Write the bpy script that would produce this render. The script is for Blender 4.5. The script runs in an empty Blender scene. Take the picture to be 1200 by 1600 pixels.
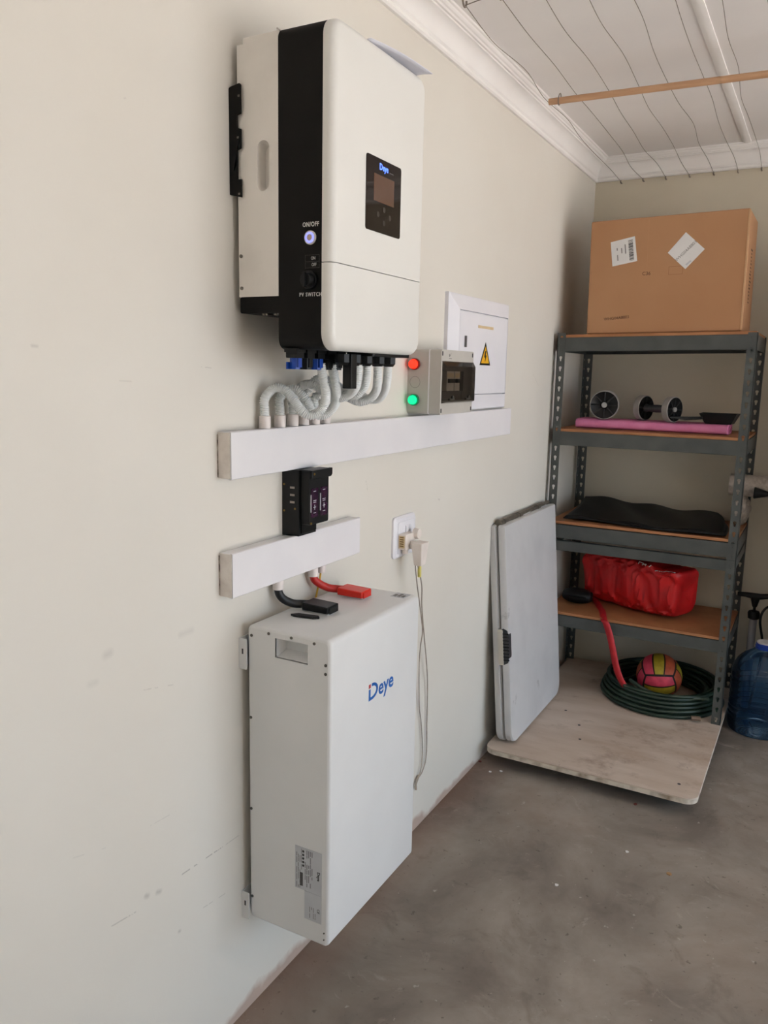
import bpy, math, random
from mathutils import Vector, Matrix
from mathutils.geometry import tessellate_polygon
random.seed(7)
sc = bpy.context.scene
COL = sc.collection
PI = math.pi

# ------------------------------------------------------------------ camera
FPX = 1257.0
CAM = Vector((1.08, 0.0, 1.515))
RX = Vector((0.87614114, 0.48163264, 0.02016681))      # camera right, in room axes
RD = Vector((0.10024961, -0.1411251, -0.9849029))      # camera down
RF = Vector((-0.47151534, 0.86493567, -0.17192899))    # camera forward
cam = bpy.data.cameras.new('camera')
cam.sensor_fit = 'VERTICAL'
cam.sensor_height = 32.0
cam.lens = 32.0 * FPX / 1600.0
cam.clip_start = 0.02
camo = bpy.data.objects.new('camera', cam)
COL.objects.link(camo)
camo.matrix_world = Matrix(((RX.x, -RD.x, -RF.x, CAM.x), (RX.y, -RD.y, -RF.y, CAM.y), (RX.z, -RD.z, -RF.z, CAM.z), (0, 0, 0, 1)))
sc.camera = camo

# ------------------------------------------------------------------ daylight and exposure
sc.view_settings.view_transform = 'Standard'
sc.view_settings.look = 'None'
sc.view_settings.gamma = 1.0
sc.view_settings.use_curve_mapping = False
sc.view_settings.exposure = 0.62
wd = bpy.data.worlds.new('hazy_sky'); sc.world = wd
wd.use_nodes = True
bg = wd.node_tree.nodes['Background']
bg.inputs['Color'].default_value = (0.58, 0.78, 1.0, 1)
bg.inputs['Strength'].default_value = 2.6
sun = bpy.data.lights.new('sun', 'SUN'); sun.energy = 21.0; sun.angle = 0.01; sun.color = (1.0, 0.968, 0.945)
suno = bpy.data.objects.new('sun', sun); COL.objects.link(suno)
suno.rotation_euler = Vector((-0.46, -0.48, -0.75)).to_track_quat('-Z', 'Y').to_euler()
DOOR = (4.6, 0.25, 3.85, 0.0, 2.15)      # garage door opening: x, y0, y1, z0, z1
pl = bpy.data.lights.new('door_portal', 'AREA'); pl.shape = 'RECTANGLE'
pl.size = DOOR[4] - DOOR[3]; pl.size_y = DOOR[2] - DOOR[1]; pl.cycles.is_portal = True
plo = bpy.data.objects.new('door_portal', pl); COL.objects.link(plo)
plo.location = (DOOR[0] + 0.05, (DOOR[1] + DOOR[2]) / 2, (DOOR[3] + DOOR[4]) / 2)
plo.rotation_euler = (0, math.radians(90), 0)

# ------------------------------------------------------------------ helpers
def ray(px, py):
    return RX * ((px - 600) / FPX) + RD * ((py - 800) / FPX) + RF
def at(px, py, x=None, y=None, z=None):
    """point of the room seen at (px, py) that lies in the given plane"""
    r = ray(px, py)
    if x is not None: t = (x - CAM.x) / r.x
    elif y is not None: t = (y - CAM.y) / r.y
    else: t = (z - CAM.z) / r.z
    return CAM + r * t

def lin(c):
    c = c / 255.0
    return c / 12.92 if c <= 0.04045 else ((c + 0.055) / 1.055) ** 2.4
def S(r, g, b): return (lin(r), lin(g), lin(b), 1.0)

MATS = {}
def mat(name, c1, c2=None, scale=8.0, rough=0.5, metal=0.0, bump=0.0, bscale=60.0, coat=0.0, spec=0.5, stretch=None, detail=6.0, lo=0.35, hi=0.65):
    if name in MATS: return MATS[name]
    m = bpy.data.materials.new(name); m.use_nodes = True; MATS[name] = m
    nt = m.node_tree; N = nt.nodes; L = nt.links
    p = N['Principled BSDF']
    p.inputs['Base Color'].default_value = c1
    p.inputs['Roughness'].default_value = rough
    p.inputs['Metallic'].default_value = metal
    p.inputs['Specular IOR Level'].default_value = spec
    p.inputs['Coat Weight'].default_value = coat
    tc = N.new('ShaderNodeTexCoord')
    mp = N.new('ShaderNodeMapping'); L.new(tc.outputs['Object'], mp.inputs['Vector'])
    if stretch: mp.inputs['Scale'].default_value = stretch
    if c2 is None:
        c2 = tuple(v * 0.93 for v in c1[:3]) + (1.0,)
    n = N.new('ShaderNodeTexNoise'); n.inputs['Scale'].default_value = scale; n.inputs['Detail'].default_value = detail
    L.new(mp.outputs['Vector'], n.inputs['Vector'])
    r = N.new('ShaderNodeValToRGB'); r.color_ramp.elements[0].position = lo; r.color_ramp.elements[1].position = hi
    r.color_ramp.elements[0].color = c1; r.color_ramp.elements[1].color = c2
    L.new(n.outputs['Fac'], r.inputs['Fac']); L.new(r.outputs['Color'], p.inputs['Base Color'])
    if bump:
        b = N.new('ShaderNodeBump'); b.inputs['Strength'].default_value = bump; b.inputs['Distance'].default_value = 0.002
        nb = N.new('ShaderNodeTexNoise'); nb.inputs['Scale'].default_value = bscale; nb.inputs['Detail'].default_value = 4
        L.new(mp.outputs['Vector'], nb.inputs['Vector'])
        L.new(nb.outputs['Fac'], b.inputs['Height']); L.new(b.outputs['Normal'], p.inputs['Normal'])
    return m

def glow(name, color, strength, base=(0.1, 0.1, 0.1, 1)):
    m = mat(name, base, rough=0.25)
    p = m.node_tree.nodes['Principled BSDF']
    p.inputs['Emission Color'].default_value = color; p.inputs['Emission Strength'].default_value = strength
    return m

def tinted(name, tint, gloss_rough=0.05, body=(0.02, 0.02, 0.02, 1), body_w=0.1):
    """see-through plastic: tinted transparency with a clear-coat reflection"""
    m = bpy.data.materials.new(name); m.use_nodes = True; MATS[name] = m
    nt = m.node_tree; N = nt.nodes; L = nt.links
    for n in list(N):
        if n.type == 'BSDF_PRINCIPLED': N.remove(n)
    out = N['Material Output']
    tr = N.new('ShaderNodeBsdfTransparent'); tr.inputs['Color'].default_value = tint
    df = N.new('ShaderNodeBsdfDiffuse'); df.inputs['Color'].default_value = body
    m1 = N.new('ShaderNodeMixShader'); m1.inputs['Fac'].default_value = body_w
    gl = N.new('ShaderNodeBsdfGlossy'); gl.inputs['Roughness'].default_value = gloss_rough
    m2 = N.new('ShaderNodeMixShader')
    fr = N.new('ShaderNodeFresnel'); fr.inputs['IOR'].default_value = 1.45
    L.new(tr.outputs[0], m1.inputs[1]); L.new(df.outputs[0], m1.inputs[2])
    L.new(m1.outputs[0], m2.inputs[1]); L.new(gl.outputs[0], m2.inputs[2]); L.new(fr.outputs[0], m2.inputs['Fac'])
    L.new(m2.outputs[0], out.inputs['Surface'])
    return m

ORG = {}
def tag(o, label=None, cat=None, group=None, kind=None):
    if label: o['label'] = label
    if cat: o['category'] = cat
    if group: o['group'] = group
    if kind: o['kind'] = kind
    return o

def thing(name, label, cat, loc=(0, 0, 0), group=None, local=False, rot=(0, 0, 0)):
    """Empty at a thing's base. local=True: parts are modelled about its own origin"""
    o = bpy.data.objects.new(name, None); COL.objects.link(o)
    o.empty_display_size = 0.05
    o.location = loc; o.rotation_euler = rot
    ORG[o] = Vector((0, 0, 0)) if local else Vector(loc)
    return tag(o, label, cat, group)

class MB:
    def __init__(s): s.v = []; s.f = []
    def add(s, vs, fs):
        k = len(s.v); s.v += [Vector(v) for v in vs]; s.f += [tuple(i + k for i in f) for f in fs]; return s
    def box(s, x0, x1, y0, y1, z0, z1):
        return s.add([(x0, y0, z0), (x1, y0, z0), (x1, y1, z0), (x0, y1, z0), (x0, y0, z1), (x1, y0, z1), (x1, y1, z1), (x0, y1, z1)],
                     [(0, 3, 2, 1), (4, 5, 6, 7), (0, 1, 5, 4), (1, 2, 6, 5), (2, 3, 7, 6), (3, 0, 4, 7)])
    def prism(s, outer, holes, M, d0, d1):
        """2-D outline with holes, extruded along the third axis of M from d0 to d1"""
        loops = [list(outer)] + [list(h) for h in holes]
        flat = [p for l in loops for p in l]
        tris = tessellate_polygon([[Vector((p[0], p[1], 0)) for p in l] for l in loops])
        n = len(flat)
        vs = [M @ Vector((p[0], p[1], d0)) for p in flat] + [M @ Vector((p[0], p[1], d1)) for p in flat]
        def ar(l): return sum(l[i][0] * l[(i + 1) % len(l)][1] - l[(i + 1) % len(l)][0] * l[i][1] for i in range(len(l)))
        fs = []
        for t in tris:
            a, b, c = [flat[i] for i in t]
            ccw = (b[0] - a[0]) * (c[1] - a[1]) - (b[1] - a[1]) * (c[0] - a[0]) > 0
            t = tuple(t) if ccw else tuple(reversed(t))
            up = t if d1 > d0 else tuple(reversed(t))
            fs.append(tuple(i + n for i in up)); fs.append(tuple(reversed(up)))
        k = 0
        for li, l in enumerate(loops):
            m = len(l); a = ar(l); flip = (a < 0) ^ (li > 0) ^ (d1 < d0)
            for i in range(m):
                j = (i + 1) % m
                q = (k + i, k + j, k + j + n, k + i + n)
                fs.append(tuple(reversed(q)) if flip else q)
            k += m
        return s.add(vs, fs)
    def cyl(s, a, b, r0, r1=None, n=20, caps=True):
        a = Vector(a); b = Vector(b); r1 = r0 if r1 is None else r1
        d = (b - a).normalized(); u = d.orthogonal().normalized(); w = d.cross(u)
        vs = []
        for c, r in ((a, r0), (b, r1)):
            for i in range(n):
                t = 2 * PI * i / n; vs.append(c + (u * math.cos(t) + w * math.sin(t)) * r)
        fs = [(i, (i + 1) % n, n + (i + 1) % n, n + i) for i in range(n)]
        if caps: fs += [tuple(reversed(range(n))), tuple(range(n, 2 * n))]
        return s.add(vs, fs)
    def tube(s, pts, r, n=10, caps=True, closed=False):
        """round tube along points; r is a number or a function of the index"""
        pts = [Vector(p) for p in pts]; m = len(pts)
        up = None; vs = []
        for i, p in enumerate(pts):
            a = pts[i - 1] if (i > 0 or closed) else pts[0]
            b = pts[(i + 1) % m] if (i < m - 1 or closed) else pts[-1]
            d = (b - a).normalized()
            if up is None: up = d.orthogonal().normalized()
            up = (up - d * up.dot(d)).normalized(); w = d.cross(up)
            rr = r(i) if callable(r) else r
            for k in range(n):
                t = 2 * PI * k / n; vs.append(p + (up * math.cos(t) + w * math.sin(t)) * rr)
        fs = []
        for i in range(m if closed else m - 1):
            a = i * n; b = ((i + 1) % m) * n
            fs += [(a + k, a + (k + 1) % n, b + (k + 1) % n, b + k) for k in range(n)]
        if caps and not closed: fs += [tuple(reversed(range(n))), tuple(range((m - 1) * n, m * n))]
        return s.add(vs, fs)
    def lathe(s, prof, c, n=40, axis=(0, 0, 1)):
        """profile of (radius, height) about an axis through c"""
        c = Vector(c); d = Vector(axis).normalized(); u = d.orthogonal().normalized(); w = d.cross(u)
        vs = []
        for r, h in prof:
            for k in range(n):
                t = 2 * PI * k / n; vs.append(c + d * h + (u * math.cos(t) + w * math.sin(t)) * r)
        fs = []
        for i in range(len(prof) - 1):
            fs += [(i * n + k, i * n + (k + 1) % n, (i + 1) * n + (k + 1) % n, (i + 1) * n + k) for k in range(n)]
        return s.add(vs, fs)
    def loft(s, loops, cap0=True, cap1=True):
        n = len(loops[0]); vs = [p for l in loops for p in l]; fs = []
        for i in range(len(loops) - 1):
            fs += [(i * n + k, i * n + (k + 1) % n, (i + 1) * n + (k + 1) % n, (i + 1) * n + k) for k in range(n)]
        if cap0: fs.append(tuple(reversed(range(n))))
        if cap1: fs.append(tuple(range((len(loops) - 1) * n, len(loops) * n)))
        return s.add(vs, fs)
    def grid(s, fn, nu, nv):
        vs = [fn(i / nu, j / nv) for j in range(nv + 1) for i in range(nu + 1)]
        fs = [(j * (nu + 1) + i, j * (nu + 1) + i + 1, (j + 1) * (nu + 1) + i + 1, (j + 1) * (nu + 1) + i) for j in range(nv) for i in range(nu)]
        return s.add(vs, fs)
    def mesh(s, name, off=Vector((0, 0, 0))):
        me = bpy.data.meshes.new(name)
        me.from_pydata([tuple(v - off) for v in s.v], [], s.f); me.update()
        return me

def obj(name, mb, m, parent=None, bevel=0.0, seg=2, smooth=True, angle=35, solid=0.0, sub=0, wn=True):
    off = ORG.get(parent, Vector((0, 0, 0)))
    me = mb.mesh(name, off) if isinstance(mb, MB) else mb
    me.materials.clear(); me.materials.append(m)
    o = bpy.data.objects.new(name, me); COL.objects.link(o)
    if parent is not None: o.parent = parent
    ORG[o] = off
    if smooth:
        me.shade_smooth()
        if not bevel: me.set_sharp_from_angle(angle=math.radians(angle))
    if solid:
        md = o.modifiers.new('thickness', 'SOLIDIFY'); md.thickness = solid; md.offset = 0
    if sub:
        md = o.modifiers.new('smooth', 'SUBSURF'); md.levels = sub; md.render_levels = sub
    if bevel:
        md = o.modifiers.new('bevel', 'BEVEL'); md.width = bevel; md.segments = seg; md.limit_method = 'ANGLE'
        md.angle_limit = math.radians(32); md.harden_normals = True
    return o

def struct(name, mb, m, label, parent=None, **k):
    o = obj(name, mb, m, parent, **k)
    if parent is None: tag(o, label, None, None, 'structure'); o['category'] = name.split('_')[0]
    return o

# plane frames: 2-D coordinates -> room.  side(y): x right, z up, depth towards -y;  face(x): y right, z up, depth towards +x;  top(z): x, y, depth up
def side(y): return Matrix(((1, 0, 0, 0), (0, 0, -1, y), (0, 1, 0, 0), (0, 0, 0, 1)))
def face(x): return Matrix(((0, 0, 1, x), (1, 0, 0, 0), (0, 1, 0, 0), (0, 0, 0, 1)))
def top(z): return Matrix(((1, 0, 0, 0), (0, 1, 0, 0), (0, 0, 1, z), (0, 0, 0, 1)))

def rrect(u0, u1, v0, v1, r, n=6):
    pts = []
    for cu, cv, a0 in ((u1 - r, v0 + r, -90), (u1 - r, v1 - r, 0), (u0 + r, v1 - r, 90), (u0 + r, v0 + r, 180)):
        for i in range(n + 1):
            a = math.radians(a0 + 90 * i / n); pts.append((cu + r * math.cos(a), cv + r * math.sin(a)))
    return pts
def rect(u0, u1, v0, v1): return [(u0, v0), (u1, v0), (u1, v1), (u0, v1)]
def circ(u, v, r, n=20): return [(u + r * math.cos(2 * PI * i / n), v + r * math.sin(2 * PI * i / n)) for i in range(n)]

def smooth_path(pts, step=0.004):
    """Catmull-Rom through the points, resampled evenly"""
    P = [Vector(p) for p in pts]; P = [P[0] * 2 - P[1]] + P + [P[-1] * 2 - P[-2]]
    out = []
    for i in range(1, len(P) - 2):
        a, b, c, d = P[i - 1:i + 3]
        for k in range(24):
            t = k / 24
            out.append(0.5 * ((2 * b) + (c - a) * t + (2 * a - 5 * b + 4 * c - d) * t * t + (3 * b - a - 3 * c + d) * t ** 3))
    out.append(P[-2])
    res = [out[0]]; acc = 0.0; last = out[0]
    for q in out[1:]:
        seg = (q - last).length
        while seg > 1e-9 and acc + seg >= step:
            last = last + (q - last) * ((step - acc) / seg); res.append(last.copy()); seg = (q - last).length; acc = 0.0
        acc += seg; last = q
    res.append(out[-1])
    return res

def text(s, size, m, parent, M, u, v, depth=0.0004, bold=0.0, xs=1.0, name='lettering', align='CENTER', rot=0.0, space=1.0):
    cu = bpy.data.curves.new('lettering', 'FONT'); cu.body = s; cu.size = size; cu.align_x = align; cu.align_y = 'CENTER'
    cu.extrude = depth / 2; cu.offset = bold; cu.space_character = space; cu.resolution_u = 3
    o = bpy.data.objects.new('lettering', cu); COL.objects.link(o)
    dg = bpy.context.evaluated_depsgraph_get()
    me = bpy.data.meshes.new_from_object(o.evaluated_get(dg))
    bpy.data.objects.remove(o); bpy.data.curves.remove(cu)
    off = ORG.get(parent, Vector((0, 0, 0)))
    T = Matrix.Translation(-off) @ M @ Matrix.Translation((u, v, depth / 2)) @ Matrix.Rotation(rot, 4, 'Z') @ Matrix.Diagonal((xs, 1, 1, 1))
    me.transform(T); me.name = name
    r = obj(name, me, m, None, smooth=False)
    r.parent = parent; ORG[r] = off
    return r

# ------------------------------------------------------------------ materials
def wall_material():
    m = mat('wall_paint', S(226, 221, 211), S(222, 216, 205), scale=1.6, rough=0.62, bump=0.12, bscale=55)
    nt = m.node_tree; N = nt.nodes; L = nt.links
    p = N['Principled BSDF']; src = p.inputs['Base Color'].links[0].from_socket
    geo = N.new('ShaderNodeNewGeometry'); sep = N.new('ShaderNodeSeparateXYZ'); L.new(geo.outputs['Position'], sep.inputs[0])
    nz = N.new('ShaderNodeTexNoise'); nz.inputs['Scale'].default_value = 7; nz.inputs['Detail'].default_value = 8; L.new(geo.outputs['Position'], nz.inputs['Vector'])
    def math_(op, a, b=None, c=None):
        n = N.new('ShaderNodeMath'); n.operation = op
        for i, v in enumerate((a, b, c)):
            if v is None: continue
            if isinstance(v, (int, float)): n.inputs[i].default_value = v
            else: L.new(v, n.inputs[i])
        return n.outputs[0]
    # red soil rubbed along the foot of the wall, patchy
    h = math_('MULTIPLY', nz.outputs['Fac'], 0.11); h = math_('SUBTRACT', h, 0.022)
    d = math_('SUBTRACT', h, sep.outputs['Z']); soil = math_('MULTIPLY', d, 30.0); soil = math_('MINIMUM', math_('MAXIMUM', soil, 0), 0.55)
    # scuffs: thin broken lines on the left wall, (y, z) to (y, z)
    nf = N.new('ShaderNodeTexNoise'); nf.inputs['Scale'].default_value = 38; nf.inputs['Detail'].default_value = 5; L.new(geo.outputs['Position'], nf.inputs['Vector'])
    brk = math_('GREATER_THAN', nf.outputs['Fac'], 0.5)
    total = None
    for (px0, py0, px1, py1, w, a) in ((282, 1368, 345, 1325, .0022, .55), (345, 1325, 378, 1302, .0018, .3), (170, 1450, 212, 1425, .0022, .35), (318, 1418, 352, 1396, .0018, .3), (235, 1290, 285, 1262, .0016, .18),
                                       (100, 1345, 165, 1325, .002, .12), (228, 1400, 231, 1400, .008, .3), (246, 1394, 250, 1393, .008, .3), (165, 1024, 172, 1020, .012, .16), (140, 1070, 150, 1066, .010, .10), (280, 1455, 281, 1455, .006, .3),
                                       (282, 992, 300, 985, .010, .12), (225, 1078, 270, 1070, .002, .2), (833, 585, 846, 612, .002, .2), (572, 752, 574, 765, .003, .2), (685, 780, 687, 781, .004, .25),
                                       (185, 155, 215, 150, .002, .15), (170, 594, 205, 596, .002, .15), (50, 540, 58, 541, .004, .2), (315, 573, 330, 575, .0015, .25)):
        A = at(px0, py0, x=0); B = at(px1, py1, x=0)
        dy, dz = B.y - A.y, B.z - A.z; ll = dy * dy + dz * dz + 1e-9
        ry = math_('SUBTRACT', sep.outputs['Y'], A.y); rz = math_('SUBTRACT', sep.outputs['Z'], A.z)
        t = math_('ADD', math_('MULTIPLY', ry, dy / ll), math_('MULTIPLY', rz, dz / ll)); t = math_('MINIMUM', math_('MAXIMUM', t, 0), 1)
        ey = math_('SUBTRACT', ry, math_('MULTIPLY', t, dy)); ez = math_('SUBTRACT', rz, math_('MULTIPLY', t, dz))
        dist = math_('SQRT', math_('ADD', math_('MULTIPLY', ey, ey), math_('MULTIPLY', ez, ez)))
        k = math_('SUBTRACT', 1.0, math_('DIVIDE', dist, w)); k = math_('MULTIPLY', math_('MAXIMUM', k, 0), a)
        if w < 0.004: k = math_('MULTIPLY', k, brk)
        total = k if total is None else math_('MAXIMUM', total, k)
    ison = math_('LESS_THAN', sep.outputs['X'], 0.02); total = math_('MULTIPLY', total, ison)
    m1 = N.new('ShaderNodeMix'); m1.data_type = 'RGBA'; m1.inputs[7].default_value = S(150, 98, 66)
    L.new(soil, m1.inputs[0]); L.new(src, m1.inputs[6])
    m2 = N.new('ShaderNodeMix'); m2.data_type = 'RGBA'; m2.inputs[7].default_value = S(95, 86, 76)
    L.new(total, m2.inputs[0]); L.new(m1.outputs[2], m2.inputs[6]); L.new(m2.outputs[2], p.inputs['Base Color'])
    return m

def floor_material():
    m = bpy.data.materials.new('concrete'); m.use_nodes = True
    nt = m.node_tree; N = nt.nodes; L = nt.links; p = N['Principled BSDF']
    geo = N.new('ShaderNodeNewGeometry')
    def noise(sc_, det, rough=0.55, dist=0.0):
        n = N.new('ShaderNodeTexNoise'); n.inputs['Scale'].default_value = sc_; n.inputs['Detail'].default_value = det; n.inputs['Roughness'].default_value = rough; n.inputs['Distortion'].default_value = dist
        L.new(geo.outputs['Position'], n.inputs['Vector']); return n.outputs['Fac']
    def ramp(f, a, b, ca, cb):
        r = N.new('ShaderNodeValToRGB'); r.color_ramp.elements[0].position = a; r.color_ramp.elements[1].position = b
        r.color_ramp.elements[0].color = ca; r.color_ramp.elements[1].color = cb; L.new(f, r.inputs['Fac']); return r.outputs['Color']
    def mix(f, a, b, blend='MIX'):
        x = N.new('ShaderNodeMix'); x.data_type = 'RGBA'; x.blend_type = blend
        if isinstance(f, float): x.inputs[0].default_value = f
        else: L.new(f, x.inputs[0])
        L.new(a, x.inputs[6])
        if isinstance(b, tuple): x.inputs[7].default_value = b
        else: L.new(b, x.inputs[7])
        return x.outputs[2]
    base = ramp(noise(2.2, 9, 0.6, 0.4), 0.36, 0.64, S(120, 110, 101), S(164, 154, 144))
    base = mix(ramp(noise(1.1, 5, 0.6), 0.50, 0.72, (0, 0, 0, 1), (0.5, 0.5, 0.5, 1)), base, S(136, 112, 94))       # brownish soil film
    W = (1, 1, 1, 1); K = (0, 0, 0, 1)
    base = mix(ramp(noise(6.5, 7, 0.62, 0.8), 0.57, 0.68, K, (0.38, 0.38, 0.38, 1)), base, S(100, 90, 81))           # dark stains
    base = mix(ramp(noise(9.0, 8, 0.7, 1.2), 0.60, 0.70, K, (0.55, 0.55, 0.55, 1)), base, S(176, 166, 155))         # pale scrapes
    base = mix(ramp(noise(46, 5, 0.6), 0.64, 0.70, K, (0.6, 0.6, 0.6, 1)), base, S(84, 74, 66))                     # specks
    base = mix(ramp(noise(33, 4, 0.6), 0.685, 0.72, K, (0.7, 0.7, 0.7, 1)), base, S(186, 178, 168))
    sep = N.new('ShaderNodeSeparateXYZ'); L.new(geo.outputs['Position'], sep.inputs[0])
    mr = N.new('ShaderNodeMapRange'); mr.inputs['From Min'].default_value = 0.0; mr.inputs['From Max'].default_value = 0.16; mr.inputs['To Min'].default_value = 0.75; mr.inputs['To Max'].default_value = 0.0
    L.new(sep.outputs['X'], mr.inputs['Value'])
    nn = N.new('ShaderNodeMath'); nn.operation = 'MULTIPLY'; L.new(mr.outputs[0], nn.inputs[0]); L.new(noise(5, 6), nn.inputs[1])
    base = mix(nn.outputs[0], base, S(126, 82, 58))                                                                    # red dust swept against the wall
    L.new(base, p.inputs['Base Color'])
    p.inputs['Roughness'].default_value = 0.72; p.inputs['Specular IOR Level'].default_value = 0.35
    b = N.new('ShaderNodeBump'); b.inputs['Strength'].default_value = 0.25; b.inputs['Distance'].default_value = 0.003
    L.new(noise(40, 8, 0.65), b.inputs['Height']); L.new(b.outputs['Normal'], p.inputs['Normal'])
    return m

M_wall = wall_material(); M_floor = floor_material()
M_ceil = mat('ceiling_board_paint', S(246, 242, 240), S(242, 237, 235), scale=3, rough=0.7, bump=0.05)
M_corn = mat('cornice_paint', S(248, 245, 242), S(244, 240, 237), scale=5, rough=0.5)
M_white = mat('white_trunking_plastic', S(236, 233, 234), S(231, 228, 230), scale=6, rough=0.38)
M_cap = mat('cut_plaster_white', S(238, 230, 222), S(222, 212, 203), scale=40, rough=0.7, bump=0.4, bscale=120)
M_cover = mat('inverter_cover_white', S(232, 230, 224), S(229, 227, 221), scale=4, rough=0.36)
M_alu = mat('brushed_aluminium_panel', S(240, 234, 226), S(228, 222, 214), scale=9, rough=0.42, metal=0.0, lo=0.45, hi=0.75)
M_black = mat('matte_black_casing', S(20, 18, 15), S(17, 15, 13), scale=12, rough=0.62, spec=0.18)
M_blk2 = mat('black_plastic', S(14, 14, 14), S(19, 19, 19), scale=30, rough=0.42, spec=0.3)
M_blue = mat('blue_connector_plastic', S(18, 72, 170), S(14, 60, 150), rough=0.4)
M_glassblk = mat('display_glass', S(26, 13, 8), S(20, 10, 7), rough=0.05, spec=0.22)
M_lcd = mat('unlit_lcd', S(96, 66, 48), S(88, 58, 40), rough=0.06, spec=0.4)
M_print = mat('white_print', S(225, 225, 222), rough=0.5)
M_dprint = mat('dark_print', S(62, 60, 60), rough=0.6)
M_gprint = mat('grey_print', S(120, 117, 114), rough=0.6)
M_metal = mat('zinc_screw', S(150, 146, 138), S(110, 106, 100), scale=300, rough=0.35, metal=0.9)
M_brass = mat('brass_screw', S(150, 120, 66), rough=0.35, metal=0.9)
M_cond = mat('grey_corrugated_conduit', S(232, 234, 232), S(226, 228, 227), scale=15, rough=0.45)
M_adap = mat('white_conduit_adaptor', S(232, 222, 217), rough=0.42)
M_bat = mat('battery_white_enamel', S(226, 226, 225), S(222, 222, 221), scale=5, rough=0.34)
M_label = mat('silver_label', S(196, 198, 202), S(188, 190, 195), scale=12, rough=0.4)
M_logo = mat('logo_blue', S(24, 98, 178), S(22, 90, 168), rough=0.4)
M_logored = mat('logo_red', S(196, 52, 58), rough=0.4)
M_red = mat('red_plug_plastic', S(226, 42, 22), S(212, 36, 20), scale=20, rough=0.35)
M_redcab = mat('red_cable_sheath', S(196, 34, 24), S(176, 28, 22), scale=40, rough=0.45)
M_blkcab = mat('black_cable_sheath', S(30, 30, 31), S(22, 22, 23), scale=40, rough=0.45)
M_grey = mat('grey_enclosure_plastic', S(196, 191, 183), S(190, 185, 177), scale=9, rough=0.45)
M_brk = mat('breaker_beige', S(206, 196, 180), rough=0.5)
M_db = mat('white_enamel_board', S(238, 236, 240), S(233, 231, 236), scale=5, rough=0.35)
M_yel = mat('warning_yellow', S(244, 184, 30), rough=0.45)
M_tape = mat('yellowed_tape', S(222, 198, 158), S(212, 186, 142), scale=30, rough=0.5)
M_purple = mat('purple_fuse_window', S(60, 32, 54), S(40, 22, 40), scale=60, rough=0.15)
M_plug = mat('ivory_plug_plastic', S(240, 230, 222), S(230, 218, 208), scale=20, rough=0.4)
M_cordg = mat('greyed_twin_flex', S(178, 166, 152), S(150, 138, 126), scale=30, rough=0.5)
M_slate = mat('slate_grey_painted_steel', S(80, 83, 80), S(70, 73, 71), scale=14, rough=0.5, bump=0.05)
M_hard = mat('brown_hardboard', S(176, 122, 80), S(160, 106, 66), scale=10, rough=0.6, bump=0.1)
M_card = mat('cardboard', S(184, 138, 100), S(178, 130, 92), scale=3, rough=0.8, bump=0.06, bscale=40)
M_paper = mat('white_paper_label', S(232, 230, 228), rough=0.6)
M_leaf = mat('leaflet_paper', S(232, 232, 240), S(222, 222, 234), scale=8, rough=0.55)
M_pink = mat('pink_foam_mat', S(244, 150, 194), S(236, 136, 182), scale=20, rough=0.8)
M_rim = mat('pale_grey_tyre', S(150, 146, 142), rough=0.6)
M_sheet = mat('black_tarpaulin', S(18, 17, 17), S(11, 11, 11), scale=9, rough=0.5, bump=0.3, bscale=14, spec=0.3)
M_bag = mat('red_woven_bag', S(214, 28, 30), S(196, 22, 26), scale=9, rough=0.48, bump=0.15, bscale=200)
M_strap = mat('red_webbing', S(190, 30, 38), S(172, 26, 34), scale=40, rough=0.6)
M_ply = mat('weathered_plywood', S(212, 197, 183), S(186, 165, 146), scale=3.2, rough=0.75, bump=0.25, bscale=30, stretch=(1, 3.5, 1), detail=9, lo=0.3, hi=0.72)
def stain(m, sc_, a, b, col, amt):
    nt = m.node_tree; p = nt.nodes['Principled BSDF']; src = p.inputs['Base Color'].links[0].from_socket
    tc = nt.nodes.new('ShaderNodeTexCoord'); n = nt.nodes.new('ShaderNodeTexNoise'); n.inputs['Scale'].default_value = sc_; n.inputs['Detail'].default_value = 8; n.inputs['Roughness'].default_value = 0.65
    nt.links.new(tc.outputs['Object'], n.inputs['Vector'])
    r = nt.nodes.new('ShaderNodeValToRGB'); r.color_ramp.elements[0].position = a; r.color_ramp.elements[1].position = b
    r.color_ramp.elements[0].color = (0, 0, 0, 1); r.color_ramp.elements[1].color = (amt, amt, amt, 1); nt.links.new(n.outputs['Fac'], r.inputs['Fac'])
    x = nt.nodes.new('ShaderNodeMix'); x.data_type = 'RGBA'; x.inputs[7].default_value = col
    nt.links.new(r.outputs['Color'], x.inputs[0]); nt.links.new(src, x.inputs[6]); nt.links.new(x.outputs[2], p.inputs['Base Color'])
stain(M_ply, 7.0, 0.55, 0.72, S(138, 112, 92), 0.6); stain(M_ply, 26.0, 0.66, 0.72, S(92, 72, 58), 0.7)
M_plyedge = mat('white_painted_edge', S(218, 208, 192), S(150, 132, 112), scale=24, rough=0.75, bump=0.3, lo=0.45, hi=0.75)
M_batten = mat('dark_timber', S(74, 58, 46), S(58, 44, 34), scale=10, rough=0.8)
M_table = mat('grey_white_hdpe', S(206, 204, 203), S(190, 188, 188), scale=5, rough=0.5, bump=0.12, bscale=180, lo=0.45, hi=0.85)
stain(M_table, 9.0, 0.66, 0.74, S(120, 116, 114), 0.5)
M_tedge = mat('table_edge_hdpe', S(202, 196, 184), S(192, 186, 174), scale=12, rough=0.5)
M_tmetal = mat('dull_grey_tube', S(128, 120, 108), S(104, 96, 86), scale=30, rough=0.5, metal=0.6)
M_grip = mat('charcoal_grip', S(58, 58, 60), S(48, 48, 50), scale=60, rough=0.5)
M_hose = mat('green_garden_hose', S(34, 54, 40), S(22, 40, 30), scale=12, rough=0.4)
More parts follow.
